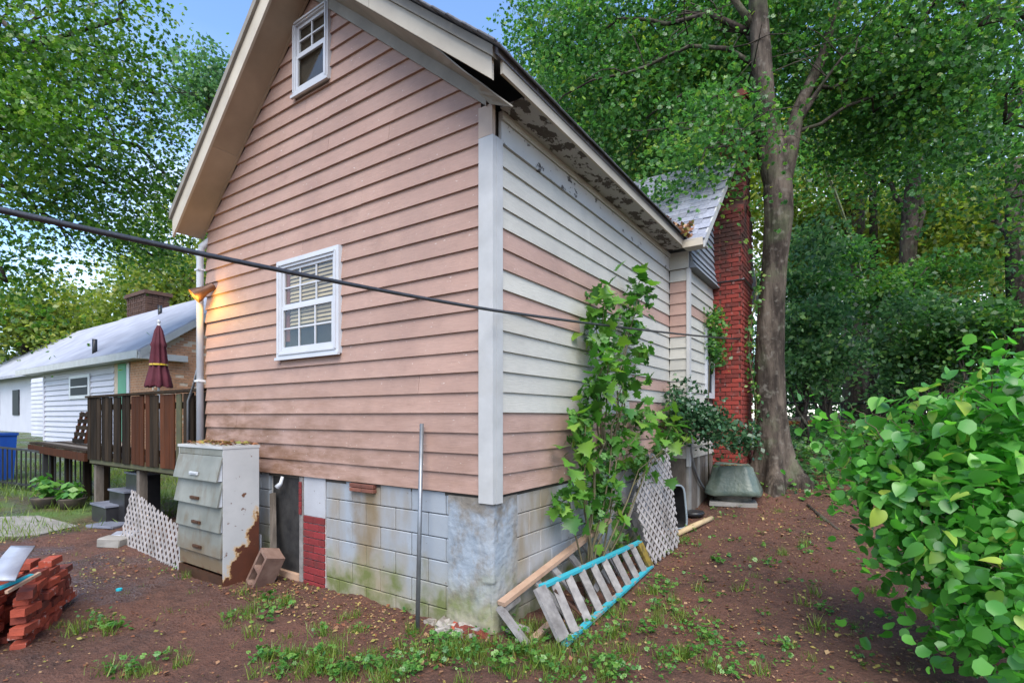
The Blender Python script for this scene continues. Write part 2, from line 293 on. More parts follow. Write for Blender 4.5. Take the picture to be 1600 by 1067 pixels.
# ------------------------------------------------------------------ mesh helpers
WM = {}
def link(o, parent=None, wm=None):
    COL.objects.link(o); wm = wm or Matrix.Identity(4); WM[o.name] = wm
    if parent is not None:
        o.parent = parent; o.matrix_parent_inverse = WM[parent.name].inverted()
    o.matrix_basis = wm
    return o
def tag(o, label=None, cat=None, group=None, kind=None):
    if label: o['label'] = label
    if cat: o['category'] = cat
    if group: o['group'] = group
    if kind: o['kind'] = kind
    return o
def thing(name, loc, label, cat, group=None):
    o = bpy.data.objects.new(name, None); o.empty_display_size = .1
    link(o, None, Matrix.Translation(Vector(loc))); return tag(o, label, cat, group)
class MB:
    def __init__(s): s.v = []; s.f = []; s.sm = False
    def add(s, V, Fc):
        k = len(s.v); s.v += [tuple(map(float, p)) for p in V]; s.f += [tuple(k + i for i in f) for f in Fc]; return s
    def hexa(s, p):   # 8 corners: bottom 4 (ccw from above), top 4
        return s.add(p, [(3, 2, 1, 0), (4, 5, 6, 7), (0, 1, 5, 4), (1, 2, 6, 5), (2, 3, 7, 6), (3, 0, 4, 7)])
    def box(s, x0, x1, y0, y1, z0, z1):
        x0, x1 = min(x0, x1), max(x0, x1); y0, y1 = min(y0, y1), max(y0, y1)
        return s.hexa([(x0, y0, z0), (x1, y0, z0), (x1, y1, z0), (x0, y1, z0), (x0, y0, z1), (x1, y0, z1), (x1, y1, z1), (x0, y1, z1)])
    def bar(s, a, b, w, t, up=(0, 0, 1)):   # rectangular bar from a to b; w across, t along 'up'
        a = Vector(a); b = Vector(b); d = (b - a).normalized(); u = Vector(up)
        if abs(d.dot(u)) > .98: u = Vector((0, 1, 0)) if abs(d.y) < .9 else Vector((1, 0, 0))
        r = d.cross(u).normalized(); u = r.cross(d).normalized(); P = []
        for q in (a, b):
            for (i, j) in ((-1, -1), (1, -1), (1, 1), (-1, 1)): P.append(q + r * (i * w / 2) + u * (j * t / 2))
        return s.add(P, [(3, 2, 1, 0), (4, 5, 6, 7), (0, 1, 5, 4), (1, 2, 6, 5), (2, 3, 7, 6), (3, 0, 4, 7)])
    def tube(s, pts, rad, n=8, cap=True):
        pts = [Vector(p) for p in pts]; rad = rad if hasattr(rad, '__len__') else [rad] * len(pts); V = []; prev = None
        for i, p in enumerate(pts):
            d = (pts[min(i + 1, len(pts) - 1)] - pts[max(i - 1, 0)]).normalized()
            if prev is None:
                r = d.cross(Vector((0, 0, 1)) if abs(d.z) < .95 else Vector((1, 0, 0))).normalized()
            else: r = (prev - d * prev.dot(d)).normalized()
            prev = r; u = d.cross(r)
            for k in range(n):
                a = 2 * math.pi * k / n; V.append(p + (r * math.cos(a) + u * math.sin(a)) * rad[i])
        Fc = []
        for i in range(len(pts) - 1):
            for k in range(n):
                k2 = (k + 1) % n; Fc.append((i * n + k, i * n + k2, (i + 1) * n + k2, (i + 1) * n + k))
        if cap: Fc += [tuple(range(n - 1, -1, -1)), tuple((len(pts) - 1) * n + k for k in range(n))]
        return s.add(V, Fc)
    def cbox(s, sx, sy, sz, c, M4=None, jit=0):   # chamfered box centred at origin
        V = []; idx = {}
        for ix in (-1, 1):
            for iy in (-1, 1):
                for iz in (-1, 1):
                    for a in range(3):
                        p = [ix * (sx / 2 - (c if a != 0 else 0)), iy * (sy / 2 - (c if a != 1 else 0)), iz * (sz / 2 - (c if a != 2 else 0))]
                        p = [q + random.uniform(-jit, jit) for q in p]
                        idx[(ix, iy, iz, a)] = len(V); V.append(p)
        I = idx; Fc = []
        for a in range(3):
            o = [k for k in range(3) if k != a]
            for sgn in (-1, 1):
                q = []
                for (u, v) in ((-1, -1), (1, -1), (1, 1), (-1, 1)):
                    t = [0, 0, 0]; t[a] = sgn; t[o[0]] = u; t[o[1]] = v; q.append(I[(*t, a)])
                Fc.append(tuple(q if (sgn > 0) == (a != 1) else q[::-1]))
        for a in range(3):          # edges along axis a
            o = [k for k in range(3) if k != a]
            for u in (-1, 1):
                for v in (-1, 1):
                    q = []
                    for sgn in (-1, 1):
                        t = [0, 0, 0]; t[a] = sgn; t[o[0]] = u; t[o[1]] = v
                        q.append((I[(*t, o[0])], I[(*t, o[1])]))
                    f = (q[0][0], q[1][0], q[1][1], q[0][1]); flip = (u * v > 0) != (a == 1)
                    Fc.append(f if flip else f[::-1])
        for ix in (-1, 1):
            for iy in (-1, 1):
                for iz in (-1, 1):
                    f = (I[(ix, iy, iz, 0)], I[(ix, iy, iz, 1)], I[(ix, iy, iz, 2)]); Fc.append(f if ix * iy * iz > 0 else f[::-1])
        if M4 is not None: V = [M4 @ Vector(p) for p in V]
        return s.add(V, Fc)
    def mesh(s, name):
        m = bpy.data.meshes.new(name); m.from_pydata(s.v, [], s.f); m.update(); return m
    def build(s, name, mat, parent=None, smooth=False, label=None, wm=None):
        m = s.mesh(name); m.materials.append(M[mat] if isinstance(mat, str) else mat)
        if smooth: m.shade_smooth()
        o = bpy.data.objects.new(name, m); link(o, parent, wm)
        if label: o['label'] = label
        return o
def inst(name, mesh, wm, parent=None):
    return link(bpy.data.objects.new(name, mesh), parent, wm)
def box(name, mat, parent, *a): return MB().box(*a).build(name, mat, parent)
def bar(name, mat, parent, a, b, w, t, up=(0, 0, 1)): return MB().bar(a, b, w, t, up).build(name, mat, parent)
def TRS(loc, rot=(0, 0, 0), sc=(1, 1, 1)):
    from mathutils import Euler
    return Matrix.LocRotScale(Vector(loc), Euler(rot), Vector(sc) if hasattr(sc, '__len__') else Vector((sc, sc, sc)))

def npmesh(name, V, Fq, mat, rnd=None, parent=None, k=4):
    V = np.asarray(V, np.float32); Fq = np.asarray(Fq, np.int32)
    m = bpy.data.meshes.new(name); nf = len(Fq)
    m.vertices.add(len(V)); m.vertices.foreach_set('co', V.ravel())
    m.loops.add(nf * k); m.loops.foreach_set('vertex_index', Fq.ravel())
    m.polygons.add(nf); m.polygons.foreach_set('loop_start', np.arange(0, nf * k, k, dtype=np.int32))
    m.update(calc_edges=True); m.materials.append(M[mat])
    if rnd is not None:
        a = m.attributes.new('rnd', 'FLOAT', 'POINT'); a.data.foreach_set('value', np.asarray(rnd, np.float32))
    o = bpy.data.objects.new(name, m); return link(o, parent)

QLEAF = (np.array([[-.5, 0, 0], [0.02, -.36, .06], [.5, 0, -.05], [0.02, .36, .06]]), np.array([[0, 1, 2, 3]]))
# a five-lobed leaf in three quads
MLEAF = (np.array([[-.5, 0, 0], [-.28, -.50, .03], [.02, -.20, .05], [.10, -.52, -.02], [.5, 0, -.06], [.10, .52, -.02], [.02, .20, .05], [-.28, .50, .03]]),
         np.array([[0, 1, 2, 6], [0, 2, 6, 7], [2, 3, 4, 6], [2, 4, 5, 6]]))
BLADE = (np.array([[-.035, 0, 0], [.035, 0, 0], [.018, .10, .6], [-.018, .10, .6], [.0, .30, 1.], [.002, .30, 1.]]), np.array([[0, 1, 2, 3], [3, 2, 5, 4]]))
def frames(nrm, spin):
    n = nrm / np.linalg.norm(nrm, axis=1, keepdims=True)
    a = np.where(np.abs(n[:, 2:3]) < .9, np.array([[0, 0, 1.]]), np.array([[1., 0, 0]]))
    u = np.cross(a, n); u /= np.linalg.norm(u, axis=1, keepdims=True); v = np.cross(n, u)
    c, s_ = np.cos(spin)[:, None], np.sin(spin)[:, None]
    return u * c + v * s_, -u * s_ + v * c, n
def leaves(name, pts, nrm, size, mat, tpl=QLEAF, parent=None, rnd=None, spin=None):
    N = len(pts); T, Fc = tpl
    if spin is None: spin = RNG.uniform(0, 6.283, N)
    u, v, n = frames(nrm, spin); size = np.broadcast_to(np.asarray(size, float), (N,))[:, None, None]
    V = pts[:, None, :] + size * (T[None, :, 0:1] * u[:, None] + T[None, :, 1:2] * v[:, None] + T[None, :, 2:3] * n[:, None])
    Fq = (np.arange(N) * len(T))[:, None, None] + Fc[None]
    if rnd is None: rnd = RNG.random(N)
    return npmesh(name, V.reshape(-1, 3), Fq.reshape(-1, 4), mat, np.repeat(np.clip(rnd, 0, 1), len(T)), parent)
def crown_pts(blobs, n, cl=.55, flat=.3, per=60, hollow=.45):
    vol = np.array([b[1][0] * b[1][1] * b[1][2] for b in blobs]) ** .8; vol /= vol.sum()
    P = []; Rn = []
    for (c, r), f in zip(blobs, vol):
        k = max(1, int(n * f / per))
        d = RNG.normal(size=(k, 3)); d /= np.linalg.norm(d, axis=1, keepdims=True)
        rr = (hollow ** 3 + RNG.random(k) * (1.08 - hollow ** 3)) ** (1 / 3)
        cc = np.array(c) + d * rr[:, None] * np.array(r)
        off = RNG.normal(size=(k, per, 3)) * np.array([cl, cl, cl * flat])
        tilt = RNG.normal(size=(k, 1, 2)) * .35
        off[:, :, 2] += (off[:, :, :2] * tilt).sum(2) - .25 * (off[:, :, 0] ** 2 + off[:, :, 1] ** 2) / cl
        P.append((cc[:, None] + off).reshape(-1, 3)); Rn.append(np.repeat(RNG.normal(.45, .2, k), per) + RNG.normal(0, .16, k * per))
    return np.concatenate(P), np.concatenate(Rn)
def crown(name, blobs, n, size, mat, parent=None, cl=.55, flat=.3, per=60, tpl=QLEAF, hollow=.45, up=.7):
    P, rn = crown_pts(blobs, n, cl, flat, per, hollow); N = len(P)
    nr = RNG.normal(size=(N, 3)) * .75; nr[:, 2] += up
    o = leaves(name, P, nr, size * RNG.uniform(.6, 1.25, N), mat, tpl, parent, rn); o['kind'] = 'stuff'; return o
def limb(mb, a, b, r0, r1, n=5, wig=.08, seg=7):
    a = np.array(a, float); b = np.array(b, float); Lg = np.linalg.norm(b - a); pts = []
    for i in range(n + 1):
        t = i / n; p = a + (b - a) * t + np.array([0, 0, .10 * Lg * math.sin(math.pi * t)])
        if 0 < i < n: p += RNG.normal(size=3) * wig * Lg * .35
        pts.append(p)
    mb.tube(pts, [r0 + (r1 - r0) * i / n for i in range(n + 1)], seg); return pts

# ================================================================== SETTING: ground
def axis(near0, near1, step, far):
    a = list(np.arange(near0, near1 + 1e-6, step)); s_ = step
    while a[-1] < far: s_ *= 1.22; a.append(a[-1] + s_)
    s_ = step
    while a[0] > -far: s_ *= 1.22; a.insert(0, a[0] - s_)
    return np.array(a)
gx = axis(-9, 6, .06, 260); gy = axis(-3.5, 9, .06, 260)
GX, GY = np.meshgrid(gx, gy, indexing='ij'); GZ = Z(GX, GY)
lump = np.exp(-((GX + 1) ** 2 + (GY) ** 2) / 60)
GZ = GZ + lump * RNG.normal(size=GZ.shape) * .008
V = np.stack([GX, GY, GZ], -1).reshape(-1, 3); nx, ny = GX.shape
ii = np.arange((nx - 1) * (ny - 1)); i0 = ii // (ny - 1); j0 = ii % (ny - 1)
Fq = np.stack([i0 * ny + j0, (i0 + 1) * ny + j0, (i0 + 1) * ny + j0 + 1, i0 * ny + j0 + 1], -1)
gr = npmesh('ground', V, Fq, 'ground'); gr.data.shade_smooth(); gr['kind'] = 'structure'

# ================================================================== HOUSE
EXP = .1662; ZB = 1.115
LX, PKX = -4.537, -2.33
def zl(x): return 4.09 + (x - LX) * .928           # left rake line on the wall
ZPK = zl(PKX)
SR = (ZPK - 4.20) / (-PKX)
def zr(x): return 4.20 - x * SR
def xl(z): return LX + (z - 4.09) / .928
def xr(z): return -(z - 4.20) / SR
house = thing('old_house', (-2.2, 2.2, 0), 'old house with pink and cream lap siding on a painted block foundation', 'house')
# --- gable wall backing
mb = MB(); y0, y1 = -.004, .12
prof = [(LX, 1.08), (-.02, 1.08), (-.02, 4.22), (PKX, ZPK + .05), (LX, 4.11)]
n = len(prof); V = [(x, y0, z) for x, z in prof] + [(x, y1, z) for x, z in prof]
mb.add(V, [tuple(range(n)), tuple(range(2 * n - 1, n - 1, -1))] + [(i, i + n, (i + 1) % n + n, (i + 1) % n) for i in range(n)])
gw = mb.build('gable_wall', 'interior', house)
W1 = (-2.897, -1.83, 2.375, 3.44); W2 = (-2.60, -2.0, 5.15, 5.94)
def gboard(xa0, xb0, xa1, xb1, z0, z1, mat='pink', lip=.033):
    j = random.uniform(-.002, .002)
    MB().hexa([(xa0, -lip - .001 + j, z0), (xb0, -lip + j, z0), (xb0, -.005, z0), (xa0, -.005, z0),
               (xa1, -.010 + j * .3, z1), (xb1, -.010 + j * .3, z1), (xb1, -.004, z1), (xa1, -.004, z1)]).build('siding_board', mat, gw)
for k in range(40):
    z0 = ZB + k * EXP; z1 = z0 + EXP + .012
    if z0 > ZPK - .05: break
    def ends(z):
        a = LX - .002 if z < 4.11 else xl(z); bb = -.10 if z < 4.22 else xr(z)
        return a, min(bb, -.10) if z < 4.36 else bb
    a0, b0 = ends(z0); a1, b1 = ends(min(z1, ZPK - .005)); z1 = min(z1, ZPK - .005)
    segs = [[a0, b0, a1, b1]]
    for W in (W1, W2):
        if z1 > W[2] + .02 and z0 < W[3] - .03:
            ns = []
            for s_ in segs:
                if s_[0] < W[0] + .02 and s_[1] > W[1] - .02: ns += [[s_[0], W[0] + .02, s_[2], W[0] + .02], [W[1] - .02, s_[1], W[1] - .02, s_[3]]]
                else: ns.append(s_)
            segs = ns
    for W in (W1, W2):
        if z0 < W[2] - .01 < z1 and z1 > W[2] + .02: gboard(W[0] + .021, W[1] - .021, W[0] + .021, W[1] - .021, z0, W[2] + .01)
        if z0 < W[3] - .03 and z1 > W[3] + .02: gboard(W[0] + .021, W[1] - .021, W[0] + .021, W[1] - .021, W[3] - .01, z1, lip=.02)
    for s_ in segs:
        if min(s_[1] - s_[0], 9) < .01 and s_[3] - s_[2] < .01: continue
        if s_[3] < s_[2]: s_[2] = s_[3] = (s_[2] + s_[3]) / 2
        wd = s_[1] - s_[0]
        if wd > 2.4:
            c = random.uniform(max(s_[0], s_[2]) + .5, min(s_[1], s_[3]) - .5) if k not in (1, 2, 4) else (-1.7, -1.72, -3.6)[(1, 2, 4).index(k)]
            gboard(s_[0], c - .0015, s_[2], c - .0015, z0, z1); gboard(c + .0015, s_[1], c + .0015, s_[3], z0 + random.uniform(-.003, .003), z1)
        else: gboard(*s_, z0, z1)
# --- side wall
LY = 4.54
sw = box('side_wall', 'interior', house, -.12, .004, .1205, LY, 1.08, 4.24)
colr = {0: 'p', 1: 'p', 2: 'p', 3: 'p', 9: 'p', 11: 'p', 12: 'p'}
def sboard(ya, yb, z0, mat):
    j = random.uniform(-.002, .002); z1 = z0 + EXP + .012; lip = .030
    MB().hexa([(.005, ya, z0), (lip + j, ya, z0), (lip + j, yb, z0), (.005, yb, z0), (.0045, ya, z1), (.010, ya, z1), (.010, yb, z1), (.0045, yb, z1)]).build('siding_board', mat, sw)
for k in range(17):
    z0 = ZB + k * EXP; mt = 'pink2' if colr.get(k) == 'p' else 'cream'
    cut = {12: 1.25, 11: 2.6, 9: 1.5, 4: 2.9, 3: 2.2, 6: 3.0}.get(k)
    if cut:
        other = {12: 'pink2', 11: 'cream', 9: 'cream', 4: 'pink2', 3: 'pink2', 6: 'pink2'}[k]
        sboard(.092, cut - .001, z0, mt); sboard(cut + .001, LY, z0, other)
    else:
        c = random.uniform(1.5, 3.2); sboard(.092, c - .001, z0, mt); sboard(c + .001, LY, z0, mt)
# frieze boards on the side wall
box('frieze_board', 'peel2', house, .005, .034, .08, LY - .001, 3.955, 4.13)
box('frieze_board', 'cream', house, .005, .050, .08, LY - .001, 4.133, 4.205)
# --- corner board (lower white, upper beige)
mb = MB(); mb.box(-.105, .038, -.042, .001, 1.055, 3.965); mb.box(-.003, .040, .002, .092, 1.052, 3.967); mb.build('corner_board', 'trim', house)
mb = MB(); mb.box(-.107, .030, -.040, .001, 3.969, 4.21); mb.build('corner_board', 'cornerpink', house)
# --- rake frieze on the gable wall
def slab(mb, x0, x1, f0, f1, ya, yb):   # between lines f0 (bottom) and f1 (top) of x
    mb.hexa([(x0, ya, f0(x0)), (x1, ya, f0(x1)), (x1, yb, f0(x1)), (x0, yb, f0(x0)), (x0, ya, f1(x0)), (x1, ya, f1(x1)), (x1, yb, f1(x1)), (x0, yb, f1(x0))]); return mb
O = .36
TR = .33
slab(MB(), LX - .06, PKX - .001, lambda x: zl(x) - .02, lambda x: zl(x) + .10, -.055, -.031).build('rake_frieze', 'beige', house)
slab(MB(), PKX + .001, -.02, lambda x: zr(x) - .02, lambda x: zr(x) + .14, -.055, -.031).build('rake_frieze', 'greytrim', house)
# left rake soffit, in two lengths with a joint
for a, b_ in ((LX - .06, -3.72), (-3.715, PKX)):
    slab(MB(), a, b_, lambda x: zl(x) - .012, lambda x: zl(x) + .012, -O + .012, -.056).build('rake_soffit', 'beige', house)
for a, b_ in ((LX - .10, -3.3), (-3.297, PKX)):
    slab(MB(), a, b_, lambda x: zl(x) - .03, lambda x: zl(x) + .20, -O - .014, -O + .011).build('rake_fascia', 'cornice', house)
slab(MB(), LX - .12, PKX, lambda x: zl(x) + .203, lambda x: zl(x) + .29, -O - .045, -O + .011).build('rake_moulding', 'greytrim', house)
# right rake: soffit pulling loose at its lower end, fascia above it
mb = MB(); N = 24; V = []; Fc = []
for i in range(N + 1):
    t = i / N; x = PKX + (0.02 - PKX) * t; xo = PKX + (.33 - PKX) * t
    zo = (4.352 - xo * SR) - .06 * float(sst(.74, .9, t)) - .02 * float(sst(.9, 1, t))
    yo = -O + .02 + .14 * float(sst(.85, 1, t))
    V += [(x, -.057, zr(x) + .10 - .10 * float(sst(.9, 1, t)) * .9), (xo, yo, zo), (xo, yo, zo + .012), (x, -.057, zr(x) + .115 - .09 * float(sst(.9, 1, t)))]
for i in range(N):
    a = i * 4
    for q in range(4): Fc.append((a + q, a + 4 + q, a + 4 + (q + 1) % 4, a + (q + 1) % 4))
Fc += [(0, 1, 2, 3), (4 * N + 3, 4 * N + 2, 4 * N + 1, 4 * N)]
mb.add(V, Fc).build('rake_soffit', 'greytrim', house, label='loose right soffit board sagging at the eave')
rt0 = lambda x: 4.355 - x * SR          # fascia bottom line on the right
for a, b_ in ((PKX, -1.02), (-1.016, .27)):
    slab(MB(), a, b_, rt0, lambda x: rt0(x) + .155, -O - .014, -O + .011).build('rake_fascia', 'cornice', house)
slab(MB(), PKX, .30, lambda x: rt0(x) + .158, lambda x: rt0(x) + .235, -O - .045, -O + .011).build('rake_moulding', 'greytrim', house)
# --- roof decks and shingles
rtop = lambda x: rt0(x) + .24
ltop = lambda x: zl(x) + .29 + (rtop(PKX) - zl(PKX) - .29) * float(sst(LX, PKX, np.array(x)))
WY = 4.30
roof = slab(MB(), PKX, .33, lambda x: rtop(x) - .05, rtop, -O - .02, 7.5).build('roof', 'shingle', house)
slab(MB(), LX - .13, PKX - .001, lambda x: ltop(x) - .05, ltop, -O - .02, 7.5).build('roof_slope', 'shingle', house)
EV = .30
# eave fascia and soffit on the side wall
box('eave_fascia', 'cornice', house, EV, EV + .022, -O + .05, WY - .001, 4.185, 4.285)
mb = MB(); N = 30; V = []; Fc = []
box('eave_soffit', 'peel', house, .051, EV - .001, .04, WY + .03, 4.200, 4.214)
sm = MB().cbox(.30, .20, .012, .003).mesh('shingle'); sm.materials.append(M['shingle'])
ang = math.atan(SR)
for c in range(3):
    for i in range(17):
        y = -O + .06 + i * .302 + (.15 if c % 2 else 0); x = .36 - c * .115 - .07
        if y > WY + .1: continue
        inst('shingle', sm, TRS((x, y, rtop(x) + .013 + .004 * random.random()), (0, ang, R(90) * 0 + random.uniform(-.01, .01)), (.73, 1.49, 1)), roof)
for i in range(20):
    x = .30 - i * .145
    if x < PKX: break
    inst('shingle', sm, TRS((x, -O + .03 - .05, rtop(x) + .017 + .006 * random.random()), (0, ang + .02, random.uniform(-.03, .03)), (.62, 1.0, 1.2)), roof)
# debris in the valley
# --- gable windows
def window(W, cols_u, rows_u, cols_l, rows_l, blinds, cw=.085):
    x0, x1, z0, z1 = W
    win = MB(); 
    win.box(x0, x0 + cw, -.062, -.006, z0, z1); win.box(x1 - cw, x1, -.062, -.006, z0, z1)
    win.box(x0 + cw, x1 - cw, -.0615, -.006, z1 - cw, z1 - .0005); win.box(x0 + cw, x1 - cw, -.0625, -.006, z0 + .0005, z0 + cw)
    win.box(x0 - .012, x1 + .012, -.082, -.055, z0 - .018, z0 + .012)
    wo_ = win.build('window', 'vinyl', house)
    # sloped casing bead
    mb = MB(); q = cw * .55
    for a, b_ in (((x0 + q, z0 + q), (x0 + q, z1 - q)), ((x1 - q, z0 + q), (x1 - q, z1 - q)), ((x0 + q, z1 - q), (x1 - q, z1 - q)), ((x0 + q, z0 + q), (x1 - q, z0 + q))):
        mb.bar((a[0], -.068, a[1]), (b_[0], -.068, b_[1]), .018, .016, (0, 1, 0))
    mb.build('casing_bead', 'vinyl', wo_)
    ix0, ix1, iz0, iz1 = x0 + cw + .002, x1 - cw - .002, z0 + cw + .002, z1 - cw - .002; zm = (iz0 + iz1) / 2
    for (a, b_, yy, nc, nr, nm) in ((zm + .0205, iz1, -.026, cols_u, rows_u, 'sash'), (iz0, zm + .02, -.040, cols_l, rows_l, 'sash')):
        f = .032; mb = MB()
        mb.box(ix0, ix0 + f, yy - .014, yy + .010, a, b_); mb.box(ix1 - f, ix1, yy - .014, yy + .010, a, b_)
        mb.box(ix0 + f, ix1 - f, yy - .0135, yy + .010, a, a + f); mb.box(ix0 + f, ix1 - f, yy - .0135, yy + .010, b_ - f, b_)
        gx0, gx1, gz0, gz1 = ix0 + f, ix1 - f, a + f, b_ - f
        for i in range(1, nc): xx = gx0 + (gx1 - gx0) * i / nc; mb.box(xx - .008, xx + .008, yy - .010, yy + .004, gz0, gz1)
        for i in range(1, nr):
            zz = gz0 + (gz1 - gz0) * i / nr
            for j in range(nc):
                xa = gx0 + (gx1 - gx0) * j / nc + (.0085 if j else 0); xb = gx0 + (gx1 - gx0) * (j + 1) / nc - (.0085 if j < nc - 1 else 0)
                mb.box(xa, xb, yy - .0095, yy + .004, zz - .008, zz + .008)
        mb.build(nm, 'vinyl', wo_)
        for i in range(nc):
            for j in range(nr):
                MB().box(gx0 + (gx1 - gx0) * i / nc, gx0 + (gx1 - gx0) * (i + 1) / nc - .001, yy - .001, yy + .002, gz0 + (gz1 - gz0) * j / nr, gz0 + (gz1 - gz0) * (j + 1) / nr - .001).build('pane', 'pane', wo_)
    if blinds:
        n = int((iz1 - iz0) / .042)
        for i in range(n):
            zz = iz1 - .02 - i * .042
            if zz < iz0 + .20: break
            MB().hexa([(ix0 + .10, -.018, zz - .015), (ix1, -.018, zz - .013), (ix1, -.014, zz - .013), (ix0 + .10, -.014, zz - .015), (ix0 + .10, -.009, zz + .016), (ix1, -.009, zz + .016), (ix1, -.0055, zz + .016), (ix0 + .10, -.0055, zz + .016)]).build('blind_slat', 'blind', wo_)
        MB().box(ix0, ix0 + .085, -.012, -.0055, iz0 + .1, iz1).build('drape', 'drape', wo_)
    return wo_
def glass():
    b = NB('window_pane'); tr = b.n('ShaderNodeBsdfTransparent'); gl = b.n('ShaderNodeBsdfGlossy'); gl.inputs['Roughness'].default_value = .03
    fr = b.n('ShaderNodeLayerWeight'); fr.inputs[0].default_value = .35; ms = b.n('ShaderNodeMixShader'); b.l(b.ramp(fr.outputs['Facing'], 0, 1, .02, .16), ms.inputs[0])
    b.l(tr.outputs[0], ms.inputs[1]); b.l(gl.outputs[0], ms.inputs[2]); b.l(ms.outputs[0], b.out.inputs['Surface']); tr.inputs[0].default_value = (.9, .9, .87, 1); return b.m
M['pane'] = glass()
window(W1, 3, 2, 3, 2, True); window(W2, 2, 2, 1, 1, False, .05)
# --- foundation, gable side
fd = box('foundation', 'mortar', house, -4.5, -.02, .03, .20, -.3, 1.079)
def blocks(x0, x1, zt, zb, mat, L=.405, H=.200, off=0., yf=0.0, parent=None):
    z = zt; r = 0
    while z > zb:
        x = x0 - (L / 2 if (r + off) % 2 else 0)
        while x < x1:
            a = max(x, x0); b_ = min(x + L, x1); zb_ = max(z - H, zb - .25)
            if b_ - a > .03:
                wm = TRS(((a + b_) / 2, yf + .02, z - H / 2), (random.uniform(-.006, .006), 0, random.uniform(-.006, .006)))
                MB().cbox(b_ - a - .007, .05 + random.uniform(-.004, .004), H - .007, .006).build('block', mat, parent or fd, wm=wm)
            x += L
        z -= H; r += 1
blocks(-2.105, -.43, 1.112, 0, 'found'); blocks(-3.5, -3.13, 1.112, 0, 'found', off=1); blocks(-4.5, -3.5, 1.112, 0, 'found')
box('brick_pier', 'mortar', fd, -2.475, -2.11, .0, .028, -.25, .70)
box('plaster_panel', 'found2', house, -2.475, -2.112, -.006, .029, .703, 1.11)
rb = MB().cbox(.172, .03, .066, .004).mesh('brick'); rb.materials.append(M['redbrick']); rbh = MB().cbox(.083, .03, .066, .004).mesh('brick'); rbh.materials.append(M['redbrick'])
for r in range(12):
    z = .665 - r * .0755
    if r % 2 == 0:
        for i in range(2): inst('brick', rb, TRS((-2.382 + i * .178, -.006, z), (0, 0, random.uniform(-.02, .02))), fd)
    else:
        inst('brick', rbh, TRS((-2.426, -.006, z)), fd); inst('brick', rb, TRS((-2.294, -.006, z)), fd); inst('brick', rbh, TRS((-2.162, -.006, z)), fd)
vb = MB().cbox(.165, .06, .036, .004).mesh('brick'); vb.materials.append(M['ventbrick'])
for i in range(2):
    for j in range(2): inst('brick', vb, TRS((-1.60 + i * .172, -.022, 1.085 - j * .041)), fd)
# crawl-space door
dr = MB().box(-3.08, -2.54, .012, .028, .06, 1.10).build('crawl_space_door', 'darkdoor', house)
box('door_post', 'greywood', dr, -2.538, -2.478, -.02, .027, -.05, 1.10); box('sill', 'newwood', dr, -3.08, -2.54, -.03, .027, -.02, .055)
for i in range(5): MB().cbox(.035, .02, .066, .004).build('brick', 'redbrick', fd, wm=TRS((-2.505, -.031, 1.02 - i * .07)))
mb = MB(); mb.tube([(-2.80, -.05, 1.09), (-2.80, -.07, 1.02), (-2.83, -.09, .975)], [.016, .02, .035], 10); mb.build('spot_lamp', 'vinyl', house, True)
# corner pier of crumbling stucco, as a rough shell
def rough_shell(name, mat, pts_fn, nu, nv, amp, parent, sc=6):
    V = []; Fc = []
    for i in range(nu + 1):
        for j in range(nv + 1): V.append(pts_fn(i / nu, j / nv))
    for i in range(nu):
        for j in range(nv): a = i * (nv + 1) + j; Fc.append((a, a + nv + 1, a + nv + 2, a + 1))
    return MB().add(V, Fc).build(name, mat, parent, True)
from mathutils import noise as MN
def pier(u, v):
    # around the corner from (-.44,0) to (0,0) to (0,.36)
    z = -.25 + v * 1.34; s_ = u * .78
    if s_ < .40: p = Vector((-.44 + s_, -.01, z)); nn = Vector((0, -1, 0))
    elif s_ < .44: q = (s_ - .40) / .04; p = Vector((-.04 + .04 * q, -.01 + .012 * q, z)); nn = Vector((.7, -.7, 0))
    else: p = Vector((.002, s_ - .44 + .002, z)); nn = Vector((1, 0, 0))
    a = .007 * MN.fractal(p * 7, 1, 2, 5) + .003 * MN.noise(p * 30)
    flare = .10 * max(0, .42 - z) ** 1.5 * (1 + MN.noise(p * 5)) * (1 if s_ < .42 else .5)
    if .34 < s_ < .50 and z < .42: flare -= .05 * (1 - abs(s_ - .42) / .08) * (1 - abs(z - .22) / .3)
    return p + nn * (a + flare + .012)
rough_shell('corner_pier', 'stucco', pier, 70, 110, 0, house)
# side foundation
fs = box('side_foundation', 'mortar', house, -.20, -.03, .2, LY, -.3, 1.079)
z = 1.112; r = 0
while z > .0:
    y = .34 - (.2 if r % 2 else 0)
    while y < LY:
        a = max(y, .34); b_ = min(y + .405, LY)
        if b_ - a > .05: MB().cbox(.05, b_ - a - .006, .194, .006).build('block', 'found2', fs, wm=TRS((-.022, (a + b_) / 2, z - .1)))
        y += .405
    z -= .2; r += 1
# rubble and bricks at the corner base
for i in range(26):
    px, py = (random.uniform(690, 850), random.uniform(945, 990)) if i < 12 else (random.uniform(690, 765), random.uniform(962, 990)); p = gp(px, py)
    if p[1] > -.05 and p[0] < .06: p[1] = -.08
    s_ = random.uniform(.05, .13)
    o = MB().cbox(s_ * 1.5, s_, s_ * .7, s_ * .16, jit=s_ * .12).build('rubble_stone', random.choice(['stone', 'stone', 'conc', 'pilebrick']), None, wm=TRS((p[0], p[1], p[2] + s_ * .2), (random.uniform(-.4, .4), random.uniform(-.4, .4), random.uniform(0, 3))))
    tag(o, 'small broken stone or brick lying at the crumbling corner of the foundation', 'stone', 'rubble at the foundation corner')

